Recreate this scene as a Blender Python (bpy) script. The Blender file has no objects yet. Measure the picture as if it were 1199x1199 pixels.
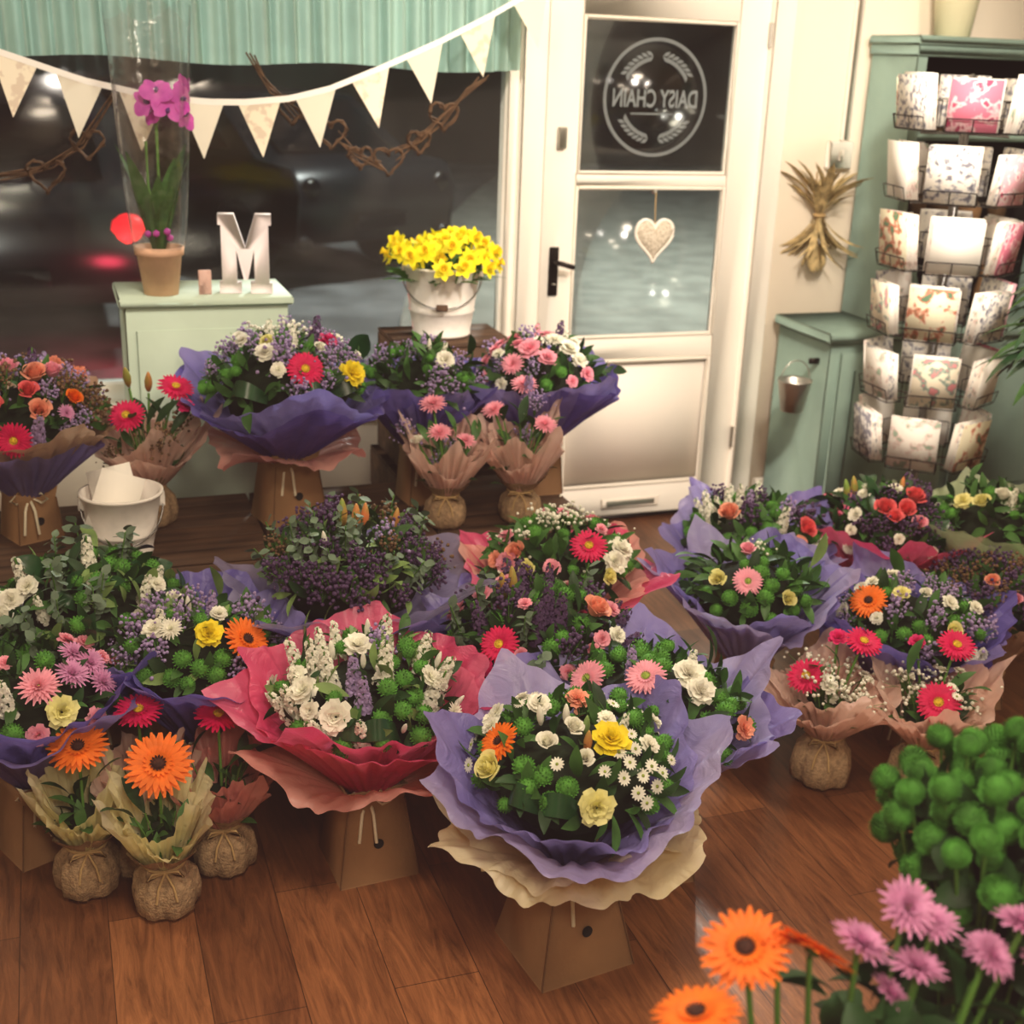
import bpy, math, random
import numpy as np
from mathutils import Vector, Matrix, noise
SC=bpy.context.scene
rnd=random.Random(7)
pi=math.pi
def lin(h):
    h=h.lstrip('#'); o=[]
    for i in (0,2,4):
        c=int(h[i:i+2],16)/255
        o.append(c/12.92 if c<=.04045 else ((c+.055)/1.055)**2.4)
    return o+[1]
MATS={}
def mat(name,hexc,rough=.6,var=.0,scale=20,bump=0,bscale=60,transl=0,alpha=1,metal=0,emit=0,hex2=None,spec=.3,distort=0):
    if name in MATS: return MATS[name]
    m=bpy.data.materials.new(name); m.use_nodes=True; nt=m.node_tree; N=nt.nodes; L=nt.links
    b=N['Principled BSDF']; out=N['Material Output']
    b.inputs['Base Color'].default_value=lin(hexc); b.inputs['Roughness'].default_value=rough
    b.inputs['Metallic'].default_value=metal; b.inputs['Specular IOR Level'].default_value=spec
    tc=N.new('ShaderNodeTexCoord'); colout=None
    if var or hex2:
        n=N.new('ShaderNodeTexNoise'); n.inputs['Scale'].default_value=scale; n.inputs['Detail'].default_value=3
        L.new(tc.outputs['Object'],n.inputs['Vector'])
        r=N.new('ShaderNodeValToRGB'); r.color_ramp.elements[0].position=.35; r.color_ramp.elements[1].position=.65
        c=lin(hexc)
        if hex2: r.color_ramp.elements[0].color=c; r.color_ramp.elements[1].color=lin(hex2)
        else:
            r.color_ramp.elements[0].color=[x*(1-var) for x in c[:3]]+[1]; r.color_ramp.elements[1].color=[min(1,x*(1+var)) for x in c[:3]]+[1]
        L.new(n.outputs['Fac'],r.inputs['Fac']); L.new(r.outputs['Color'],b.inputs['Base Color']); colout=r.outputs['Color']
    if bump:
        n2=N.new('ShaderNodeTexNoise'); n2.inputs['Scale'].default_value=bscale; n2.inputs['Detail'].default_value=4
        n2.inputs['Distortion'].default_value=distort
        L.new(tc.outputs['Object'],n2.inputs['Vector'])
        bp=N.new('ShaderNodeBump'); bp.inputs['Strength'].default_value=bump; bp.inputs['Distance'].default_value=.01
        L.new(n2.outputs['Fac'],bp.inputs['Height']); L.new(bp.outputs['Normal'],b.inputs['Normal'])
    if emit:
        b.inputs['Emission Color'].default_value=lin(hexc); b.inputs['Emission Strength'].default_value=emit
    sh=b.outputs[0]
    if transl:
        t=N.new('ShaderNodeBsdfTranslucent'); t.inputs['Color'].default_value=lin(hexc)
        if colout: L.new(colout,t.inputs['Color'])
        mx=N.new('ShaderNodeMixShader'); mx.inputs[0].default_value=transl
        L.new(sh,mx.inputs[1]); L.new(t.outputs[0],mx.inputs[2]); sh=mx.outputs[0]
    if alpha<1:
        t=N.new('ShaderNodeBsdfTransparent'); mx=N.new('ShaderNodeMixShader'); mx.inputs[0].default_value=alpha
        L.new(t.outputs[0],mx.inputs[1]); L.new(sh,mx.inputs[2]); sh=mx.outputs[0]
    L.new(sh,out.inputs['Surface']); MATS[name]=m; return m
# ---- palette
for n,h in dict(p_orange='#f5791e',p_pink='#d81858',p_ltpink='#f4a6b8',p_mauve='#d694bf',p_yellow='#f2dc2c',p_paleyellow='#efe9a0',p_white='#f6f2e4',p_peach='#f2a58a',p_coral='#ee6a6e',p_lilac='#b09ac8',p_daff='#fbe81e',p_daffc='#f8d41a',p_purple='#6a3a82',p_hotpink='#dc2a72',p_dullpurple='#5f466c').items():
    mat(n,h,.55,var=.12,scale=40,transl=.25)
mat('c_dark','#3a1c12',.8,var=.3,scale=200); mat('c_yel','#c9a32a',.8,var=.3,scale=200); mat('c_green','#8a9a40',.8,var=.3,scale=200)
mat('pom','#518a34',.8,var=.3,scale=60,transl=.1); mat('pom_near','#4c8634',.8,var=.35,scale=40,transl=.1)
mat('leaf_dark','#23401f',.5,var=.4,scale=12,transl=.15); mat('leaf_mid','#426a32',.5,var=.35,scale=12,transl=.2); mat('leaf_lt','#7c9858',.55,var=.3,scale=12,transl=.2)
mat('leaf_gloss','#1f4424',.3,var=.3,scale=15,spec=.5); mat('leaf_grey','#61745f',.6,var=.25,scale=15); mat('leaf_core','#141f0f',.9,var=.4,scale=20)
mat('leaf_brown','#6a5038',.7,var=.3,scale=20); mat('bud_or','#d8804e',.5,hex2='#7c9a45',scale=12)
mat('stem','#5c8a3c',.5)
def tissue(n,h,tr=.42,al=1,h2=None): mat(n,h,.36,var=.1,scale=6,hex2=h2,bump=.7,bscale=12,distort=2.5,transl=tr,alpha=al,spec=.6)
tissue('w_purple','#8278c2',h2='#9c92d4'); tissue('w_lav','#a49cd8',h2='#bdb5e6',al=.93); tissue('w_deep','#6a5fb6',h2='#8074c6')
tissue('w_pink','#ea4a80',h2='#f27a9e'); tissue('w_salmon','#ec9c94',h2='#f6bcb0',al=.93); tissue('w_cream','#ecdfb0',h2='#f6ecce')
tissue('w_peach','#f2c8b8',.5,h2='#fae0d4',al=.94); tissue('w_gauze','#a098c2',.4,.66,h2='#b4acd0'); tissue('w_green','#bccaa0',.4,.6); tissue('w_brown','#b8947a'); tissue('w_dpurple','#6456a4')
tissue('w_yellow','#f6eeb0',.5,h2='#fbf6d6',al=.94)
mat('kraft','#a07a56',.8,var=.08,scale=8,bump=.1,bscale=120); mat('kraft_d','#7a5a3e',.85); mat('hessian','#aa8f6e',.9,var=.25,scale=90,bump=.6,bscale=220)
mat('twine','#b99b6c',.9); mat('ribbon','#e6dcc0',.6)
mat('white_paint','#f6eee2',.45,var=.02,scale=3); mat('white_metal','#eee8e0',.4,var=.05,scale=30); mat('trim','#f2e8da',.5)
mat('turq','#bccdb9',.55,var=.05,scale=6); mat('turq_d','#8ba397',.6,var=.1,scale=5)
mat('iron','#25201d',.4,metal=.7); mat('steel','#b9b5ac',.35,metal=.9); mat('chrome','#8c8a88',.25,metal=.9)
mat('terracotta','#e3b695',.8,var=.08,scale=15,bump=.1); mat('soil','#2a1c14',.95,var=.4,scale=60)
mat('wheat','#b8a274',.8,var=.35,scale=40); mat('twig','#5e4632',.8,var=.3,scale=40)
mat('paper','#f5f1e8',.7); mat('etch','#969c9c',.6,emit=0,alpha=.5)
mat('rubber','#0c0c0c',.8); mat('carpaint','#121418',.3,metal=.2); mat('carglass','#05070a',.1); mat('tail','#ff0a1e',.4,emit=2.0)
mat('dark','#1c1a18',.8); mat('switchw','#f0ebe0',.4); mat('m_white','#f8ecec',.5)
mat('bunt1','#f4ead4',.8,transl=.2); mat('cream_enamel','#efe6c0',.4)
def wood(name,c1,c2,sc=(3,30,30)):
    m=mat(name,c1,.7); nt=m.node_tree; N=nt.nodes; L=nt.links; b=N['Principled BSDF']
    tc=N.new('ShaderNodeTexCoord'); mp=N.new('ShaderNodeMapping'); mp.inputs['Scale'].default_value=sc
    n=N.new('ShaderNodeTexNoise'); n.inputs['Scale'].default_value=1; n.inputs['Detail'].default_value=6
    r=N.new('ShaderNodeValToRGB'); r.color_ramp.elements[0].color=lin(c1); r.color_ramp.elements[1].color=lin(c2)
    r.color_ramp.elements[0].position=.3; r.color_ramp.elements[1].position=.7
    L.new(tc.outputs['Object'],mp.inputs[0]); L.new(mp.outputs[0],n.inputs['Vector']); L.new(n.outputs['Fac'],r.inputs[0]); L.new(r.outputs[0],b.inputs['Base Color'])
wood('cratewood','#36271c','#5e4532'); 
# ---- accumulators
class Acc:
    def __init__(s): s.v=[];s.l=[];s.c=[];s.m=[];s.n=0;s.mats=[]
    def mi(s,n):
        if n not in s.mats: s.mats.append(n)
        return s.mats.index(n)
    def arr(s,V,Lp,Ct,Mt):
        s.v.append(V); s.l.append(Lp+s.n); s.c.append(Ct); s.m.append(Mt); s.n+=len(V)
    def freeze(s):
        s.V=np.concatenate(s.v);s.L=np.concatenate(s.l);s.C=np.concatenate(s.c);s.M=np.concatenate(s.m); return s
    def add(s,t,M,mp={}):
        if not hasattr(t,'V'): t.freeze()
        A=np.array(M); lut=np.array([s.mi(mp.get(n,n)) for n in t.mats])
        s.arr(t.V@A[:3,:3].T+A[:3,3],t.L,t.C,lut[t.M])
    def faces(s,V,F,m):
        V=np.array(V,float); c=np.array([len(f) for f in F]); l=np.array([i for f in F for i in f])
        s.arr(V,l,c,np.full(len(F),s.mi(m)))
    def grid(s,P,m,wu=False,wv=False):
        n,k=P.shape[:2]; I=np.arange(n*k).reshape(n,k)
        if wu: I=np.vstack([I,I[:1]])
        if wv: I=np.hstack([I,I[:,:1]])
        q=np.stack([I[:-1,:-1],I[1:,:-1],I[1:,1:],I[:-1,1:]],-1).reshape(-1,4)
        s.arr(P.reshape(-1,3),q.ravel(),np.full(len(q),4),np.full(len(q),s.mi(m)))
    def box(s,x0,x1,y0,y1,z0,z1,m,bev=0,M=None):
        if bev:
            b=bev; V=[];
            xs=(x0,x1);ys=(y0,y1);zs=(z0,z1)
            for i in range(2):
                for j in range(2):
                    for k in range(2):
                        sx=1-2*i;sy=1-2*j;sz=1-2*k
                        V+= [(xs[i],ys[j]+sy*b,zs[k]+sz*b),(xs[i]+sx*b,ys[j],zs[k]+sz*b),(xs[i]+sx*b,ys[j]+sy*b,zs[k])]
            def id(i,j,k,a): return (i*4+j*2+k)*3+a
            F=[]
            for i in range(2): F.append([id(i,0,0,0),id(i,1,0,0),id(i,1,1,0),id(i,0,1,0)])
            for j in range(2): F.append([id(0,j,0,1),id(1,j,0,1),id(1,j,1,1),id(0,j,1,1)])
            for k in range(2): F.append([id(0,0,k,2),id(1,0,k,2),id(1,1,k,2),id(0,1,k,2)])
            for j in range(2):
                for k in range(2): F.append([id(0,j,k,1),id(1,j,k,1),id(1,j,k,2),id(0,j,k,2)])
            for i in range(2):
                for k in range(2): F.append([id(i,0,k,0),id(i,1,k,0),id(i,1,k,2),id(i,0,k,2)])
            for i in range(2):
                for j in range(2): F.append([id(i,j,0,0),id(i,j,1,0),id(i,j,1,1),id(i,j,0,1)])
            for i in range(2):
                for j in range(2):
                    for k in range(2): F.append([id(i,j,k,0),id(i,j,k,1),id(i,j,k,2)])
        else:
            V=[(x,y,z) for x in (x0,x1) for y in (y0,y1) for z in (z0,z1)]
            F=[(0,1,3,2),(4,6,7,5),(0,4,5,1),(2,3,7,6),(0,2,6,4),(1,5,7,3)]
        V=np.array(V,float)
        if M is not None: A=np.array(M); V=V@A[:3,:3].T+A[:3,3]
        s.faces(V,F,m)
    def lathe(s,prof,m,n=32,c=(0,0,0),fn=None,cap=False):
        th=np.linspace(0,2*pi,n,endpoint=False); pr=np.array(prof,float)
        P=np.zeros((n,len(pr),3)); P[:,:,0]=np.cos(th)[:,None]*pr[None,:,0]+c[0]; P[:,:,1]=np.sin(th)[:,None]*pr[None,:,0]+c[1]; P[:,:,2]=pr[None,:,1]+c[2]
        if fn is not None: P=fn(P,th)
        s.grid(P,m,wu=True)
    def tube(s,pts,r,m,n=6,closed=False):
        pts=[Vector(p) for p in pts]; k=len(pts); P=np.zeros((k,n,3))
        for i,p in enumerate(pts):
            if closed: d=(pts[(i+1)%k]-pts[i-1])
            else: d=pts[min(i+1,k-1)]-pts[max(i-1,0)]
            d.normalize(); a=d.cross(Vector((0,0,1)))
            if a.length<.05: a=d.cross(Vector((0,1,0)))
            a.normalize(); b=d.cross(a); rr=r[i] if isinstance(r,(list,tuple)) else r
            for j in range(n):
                t=2*pi*j/n; q=p+a*math.cos(t)*rr+b*math.sin(t)*rr; P[i,j]=q
        s.grid(P,m,wu=closed,wv=True)
        if not closed:
            s.faces(P[0],[list(range(n))],m); s.faces(P[-1],[list(range(n))],m)
    def obj(s,name,parent=None,smooth=True,loc=None):
        if not s.v: return None
        s.freeze(); me=bpy.data.meshes.new(name)
        me.vertices.add(len(s.V)); me.vertices.foreach_set('co',s.V.astype(np.float32).ravel())
        me.loops.add(len(s.L)); me.loops.foreach_set('vertex_index',s.L.astype(np.int32))
        me.polygons.add(len(s.C)); st=np.concatenate([[0],np.cumsum(s.C)[:-1]]).astype(np.int32)
        me.polygons.foreach_set('loop_start',st)
        for n in s.mats: me.materials.append(MATS[n])
        me.polygons.foreach_set('material_index',s.M.astype(np.int32))
        me.update(calc_edges=True); me.validate()
        if smooth: me.polygons.foreach_set('use_smooth',np.ones(len(me.polygons),bool))
        o=bpy.data.objects.new(name,me); SC.collection.objects.link(o)
        if parent: o.parent=parent
        if loc: o.location=loc
        return o
def empty(name,loc=(0,0,0),rz=0):
    e=bpy.data.objects.new(name,None); e.location=loc; e.rotation_euler=(0,0,rz); e.empty_display_size=.05; SC.collection.objects.link(e); return e
def frame(pos,nrm,scale=1,spin=None):
    n=Vector(nrm).normalized(); q=n.to_track_quat('Z','Y')
    sp=rnd.uniform(0,6.28) if spin is None else spin
    sc=scale if isinstance(scale,(tuple,list)) else (scale,)*3
    return Matrix.Translation(pos)@q.to_matrix().to_4x4()@Matrix.Rotation(sp,4,'Z')@Matrix.Diagonal((*sc,1))
# ---- templates
def petal(a,ang,r0,L,W,e0,e1,n=4,m='A',z0=0,cup=.0,p=.8,a0=.14,a1=.8):
    s=np.linspace(0,1,n+1); e=e0+(e1-e0)*s; r=r0+np.concatenate([[0],np.cumsum(np.cos(e[1:])*L/n)]); z=z0+np.concatenate([[0],np.cumsum(np.sin(e[1:])*L/n)])
    w=W*np.sin(pi*np.clip(a0+a1*s,0,1))**p; P=np.zeros((n+1,3,3))
    for j,t in enumerate((-1,0,1)):
        x=r;y=t*w; P[:,j,0]=x*math.cos(ang)-y*math.sin(ang); P[:,j,1]=x*math.sin(ang)+y*math.cos(ang); P[:,j,2]=z+abs(t)*cup*w
    a.grid(P,m)
def ico(sub,jit=0,seed=0):
    import bmesh
    bm=bmesh.new(); bmesh.ops.create_icosphere(bm,subdivisions=sub,radius=1); R=random.Random(seed)
    V=[tuple(v.co*(1-jit*R.random())) for v in bm.verts]; F=[[v.index for v in f.verts] for f in bm.faces]; bm.free(); return V,F
def sph(a,m,c,sc,sub=2,jit=0,seed=0):
    V,F=ico(sub,jit,seed); a.faces(np.array(V)*np.array(sc)+np.array(c),F,m)
tp={}
a=Acc(); R=random.Random(1)
for k in range(26): petal(a,2*pi*k/26+R.uniform(-.05,.05),.2,.8*R.uniform(.94,1.04),.105,.18,-.12+R.uniform(-.14,.1),z0=-.02,cup=-.2)
for k in range(24): petal(a,2*pi*(k+.5)/24+R.uniform(-.05,.05),.2,.68*R.uniform(.92,1.06),.095,.38,.02,z0=.0,cup=-.2)
for k in range(18): petal(a,2*pi*k/18,.16,.3,.06,.7,.3,n=3,z0=.02)
for k in range(14): petal(a,2*pi*k/14,.15,.12,.04,1.2,.6,n=2,m='C',z0=.04)
sph(a,'C',(0,0,.04),(.2,.2,.09),2,.15); sph(a,'stem',(0,0,-.08),(.2,.2,.09),1)
tp['gerbera']=a
def pomt(n,jl):
    a=Acc(); R=random.Random(5); sph(a,'A',(0,0,0),(.8,.8,.74),2)
    for k in range(n):
        z=1-2*(k+.5)/n
        if z<-.6: continue
        rr=math.sqrt(1-z*z); t=k*2.39996; d=Vector((rr*math.cos(t),rr*math.sin(t),z*.9))
        q=Acc(); petal(q,0,0,.26*R.uniform(.8,1.1),.085,R.uniform(-.2,.3),R.uniform(.3,.7),n=2); M=d.to_track_quat('X','Z').to_matrix().to_4x4(); M.translation=d*.74; q.freeze(); a.add(q,M)
    return a
tp['pom']=pomt(95,0); tp['pomn']=pomt(230,0)
a=Acc(); R=random.Random(2)
for lay,(nn,L,e0,e1) in enumerate([(9,.9,.2,-.1),(9,.8,.55,.2),(8,.65,.9,.6),(7,.5,1.2,1.0),(5,.4,1.4,1.4)]):
    for k in range(nn): petal(a,2*pi*k/nn+lay*.4+R.uniform(-.15,.15),.06,L*R.uniform(.85,1.1),.34,e0+R.uniform(-.15,.15),e1+R.uniform(-.3,.3),n=4,cup=R.uniform(-.5,.5),a0=.05,a1=.7)
tp['carn']=a
a=Acc(); R=random.Random(3)
for lay,(nn,L,W,e0,e1) in enumerate([(20,.95,.1,.1,.0),(18,.85,.1,.35,.2),(16,.7,.09,.6,.5),(13,.5,.08,.95,.95),(9,.35,.07,1.25,1.4)]):
    for k in range(nn): petal(a,2*pi*k/nn+lay*.3+R.uniform(-.06,.06),.05,L*R.uniform(.88,1.05),W,e0,e1+R.uniform(-.1,.1),n=3,cup=.3)
sph(a,'C',(0,0,.04),(.1,.1,.08),1)
tp['mum']=a
a=Acc()
for k in range(16):
    f=k/15; rk=.1+.62*f; hw=1.5-.75*f; ph=k*2.4; h=.95-.45*f
    P=np.zeros((6,7,3))
    for i in range(6):
        s=i/5
        for j in range(7):
            t=(j-3)/3; r=rk*(.55+.5*s**.8)+ (.12+.16*f)*max(0,s-.65)*2*f; A=ph+t*hw*(.75+.25*math.sin(pi*s))
            P[i,j]=(r*math.cos(A),r*math.sin(A),-.3+ (h+.3)*s*(1-.12*t*t) - .18*f*max(0,s-.7)*3)
    a.grid(P,'A')
tp['rose']=a
a=Acc()
for k in range(13): petal(a,2*pi*k/13,.15,.8,.17,.2,.0,n=3)
sph(a,'C',(0,0,.05),(.24,.24,.14),1); tp['daisy']=a
a=Acc()
for k in range(6): petal(a,2*pi*k/6,.1,.85,.3,.1,.05,n=4,p=.9,a0=.1,a1=.88)
a.lathe([(.16,0),(.2,.2),(.22,.4),(.3,.55),(.36,.58)],'C',14); sph(a,'C',(0,0,.15),(.15,.15,.1),1); tp['daff']=a
a=Acc(); sph(a,'A',(0,0,0),(1,1,1),1); tp['ball']=a
a=Acc(); V,F=ico(2); V=[(x*(1-.35*max(0,z)),y*(1-.35*max(0,z)),z*3.2+2.6) for x,y,z in V]; a.faces(V,F,'A'); tp['bud']=a
def leaf_t(L,W,e0,e1,n=6,cup=.35): 
    a=Acc(); petal(a,0,0,L,W,e0,e1,n=n,cup=cup,p=1,a0=.03,a1=.95); return a
tp['leaf']=leaf_t(1,.16,1.2,.5); tp['leafw']=leaf_t(1,.27,1.1,.1); tp['blade']=leaf_t(1,.06,1.4,.6,n=7); tp['blade2']=leaf_t(1,.05,.9,-.8,n=9); tp['strap']=leaf_t(1,.1,1.45,1.15,n=8)
a=Acc(); R=random.Random(8)
for k in range(26):
    z=.1+.9*k/26; rr=.15*(1.15-z*.75); t=k*2.4; q=Vector((math.cos(t)*rr,math.sin(t)*rr,z)); sc=.125*(1.2-.7*z)
    M=frame(q,(math.cos(t),math.sin(t),.5),sc,spin=0)
    b=Acc()
    for j in range(5): petal(b,2*pi*j/5+R.random(),.05,.9,.42,.5,-.2,n=2,a0=.1,a1=.7)
    for j in range(3): petal(b,2*pi*j/3,.05,.5,.3,1.1,.7,n=2)
    b.freeze(); a.add(b,M)
a.tube([(0,0,-.2),(0,0,1)],.02,'stem',4); tp['spike']=a
a=Acc(); R=random.Random(9)
for k in range(22):
    d=Vector((R.gauss(0,.32),R.gauss(0,.32),.5+R.random()*.45)); 
    a.add(tp['ball'],Matrix.Translation(d)@Matrix.Scale(R.uniform(.04,.065),4)); 
    if k%3==0: a.tube([(0,0,0),d*.5+Vector((0,0,.1)),d],.008,'stem',3)
tp['spray']=a
a=Acc(); R=random.Random(10)
for k in range(60):
    z=R.random(); d=Vector((R.gauss(0,.2)*(1.1-z*.5),R.gauss(0,.2)*(1.1-z*.5),.2+z*.8)); a.add(tp['ball'],Matrix.Translation(d)@Matrix.Scale(R.uniform(.03,.065),4))
for k in range(6): a.tube([(0,0,0),(R.gauss(0,.15),R.gauss(0,.15),.8)],.012,'stem',3)
tp['limo']=a
a=Acc(); R=random.Random(11)
a.tube([(0,0,0),(.05,0,.5),(.02,.05,1)],.015,'stem',4)
for k in range(14):
    z=.15+.85*k/14; t=k*2.0; M=frame((math.cos(t)*.03,math.sin(t)*.03,z),(math.cos(t)*.6,math.sin(t)*.6,.9),.26,spin=t)
    b=leaf_t(1,.36,.4,.2,n=4,cup=.1); b.freeze(); a.add(b,M)
tp['eucal']=a
def K(n):
    D=dict(ger_o=('gerbera',{'A':'p_orange','C':'c_dark'},.052),ger_p=('gerbera',{'A':'p_pink','C':'c_yel'},.050),ger_l=('gerbera',{'A':'p_ltpink','C':'c_green'},.045),
    carn_w=('carn',{'A':'p_white'},.032),carn_y=('carn',{'A':'p_yellow'},.036),carn_p=('carn',{'A':'p_paleyellow'},.034),carn_l=('carn',{'A':'p_ltpink'},.036),carn_h=('carn',{'A':'p_hotpink'},.036),carn_o=('carn',{'A':'p_peach'},.03),
    carn_s=('carn',{'A':'p_white'},.022),carn_t=('carn',{'A':'p_ltpink'},.022),
    rose_p=('rose',{'A':'p_peach'},.034),rose_c=('rose',{'A':'p_coral'},.034),rose_w=('rose',{'A':'p_white'},.028),rose_y=('rose',{'A':'p_paleyellow'},.03),rose_l=('rose',{'A':'p_ltpink'},.032),rose_o=('rose',{'A':'p_orange'},.026),
    mum_l=('mum',{'A':'p_ltpink','C':'c_green'},.04),mum_m=('mum',{'A':'p_mauve','C':'c_green'},.034),mum_w=('mum',{'A':'p_white','C':'c_green'},.034),
    daisy=('daisy',{'A':'p_white','C':'c_green'},.015),pom=('pom',{'A':'pom'},.0225),
    spk_w=('spike',{'A':'p_white'},.105),spk_l=('spike',{'A':'p_lilac'},.11),spk_p=('spike',{'A':'p_ltpink'},.11),spk_d=('spike',{'A':'p_dullpurple'},.11),
    gyp=('spray',{'A':'p_white'},.09),limo=('limo',{'A':'p_dullpurple'},.095),limo_l=('limo',{'A':'p_lilac'},.085),brown=('limo',{'A':'leaf_brown'},.10),
    eucal=('eucal',{'A':'leaf_grey'},.12),bud=('bud',{'A':'bud_or'},.009),budw=('bud',{'A':'p_white'},.007),budg=('bud',{'A':'leaf_lt'},.007),
    leaf=('leaf',{'A':'leaf_mid'},.1),leafd=('leaf',{'A':'leaf_dark'},.1),leafl=('leaf',{'A':'leaf_lt'},.1),leafw=('leafw',{'A':'leaf_gloss'},.12))
    return D[n]
TALL={'spk_w','spk_l','spk_p','spk_d','gyp','limo','limo_l','brown','eucal','bud','budw','budg'}
def wrapmesh(acc,neck,Rw,zt,zr,m,seed,tilt=.04,droop=.03,nc=4,camp=.28,amp=.02,N=180,Mn=20,zp=1.12):
    R=random.Random(seed); th=np.linspace(0,2*pi,N,endpoint=False); s=np.linspace(0,1,Mn)
    p=[R.uniform(0,6.28) for _ in range(9)]
    c=nc/2*(th-p[0]+.22*np.sin(th+p[5])); cor=(1-np.abs(np.sin(c)))**1.6*camp*(1+.3*np.sin(th+p[8])) - .06 + .04*np.sin(2*th+p[6])
    S,TH=np.meshgrid(s,th)
    r=neck+(Rw-neck)*S**.95*(1+cor[:,None]*S**2.5)
    z=zt+(zr-zt)*(1-(1-S)**zp)-droop*S**4
    ruf=.9*np.sin(2*TH+p[1])+.9*np.sin(3*TH+p[2])+.6*np.sin(5*TH+p[3])+.3*np.sin(9*TH+p[4])
    fold=np.abs(np.sin(4.5*TH+p[7]+.8*np.sin(2*TH+p[1])))-.6
    z=z+amp*S**2*ruf+tilt*S**2*np.sin(TH)+cor[:,None]*S**4*.16
    r=r+amp*.9*S**.8*fold+ .006*np.sin(23*TH+p[4]+3*S)*S + .010*np.sin(34*TH)*(1-S)*S*2
    z=z+.003*np.sin(31*TH+p[2]+5*S)*S
    P=np.stack([r*np.cos(TH),r*np.sin(TH),z],-1); acc.grid(P,m,wu=True)
def kraftbox(acc,a,b,h,m='kraft',rot=.0):
    A=Acc()
    def ring(w,z): return [(-w,-w,z),(w,-w,z),(w,w,z),(-w,w,z)]
    V=ring(a,0)+ring(a,.004)+ring(b,h)+ring(b*1.12,h+.035)+ring(b*1.05,h+.034)+ring(b*.93,h)+ring(b*.9,h-.03)
    F=[(0,1,2,3)]
    for k in range(6):
        for j in range(4): F.append((k*4+j,k*4+(j+1)%4,k*4+4+(j+1)%4,k*4+4+j))
    F.append((24,25,26,27)); A.faces(V,F,m)
    A.tube([(-a-.001,-a-.001,.002),(-b-.001,-b-.001,h)],.0016,'kraft_d',4)
    A.tube([(a+.001,-a-.001,.002),(b+.001,-b-.001,h)],.0016,'kraft_d',4)
    A.lathe([(0,0),(.009,0),(.011,.002)],'dark',14,fn=lambda P,t:np.stack([P[...,0],-(a+b)/2-.003-P[...,2]+ (P[...,1])*(b-a)/h*-1,P[...,1]+h*.5],-1))
    A.freeze(); acc.add(A,Matrix.Rotation(rot,4,'Z'))
def bow(acc,z,r,y,m='ribbon'):
    acc.tube([(r*math.cos(t),r*math.sin(t),z) for t in np.linspace(0,2*pi,20,endpoint=False)],.004,m,5,closed=True)
    for sx in (-1,1):
        acc.tube([(0,y,z),(sx*.03,y-.022,z+.015),(sx*.045,y-.03,z+.0),(sx*.03,y-.022,z-.012),(0,y,z)],.0035,m,4)
        acc.tube([(0,y,z),(sx*.012,y-.032,z-.03),(sx*.018,y-.045,z-.09)],.004,m,4)
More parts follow.
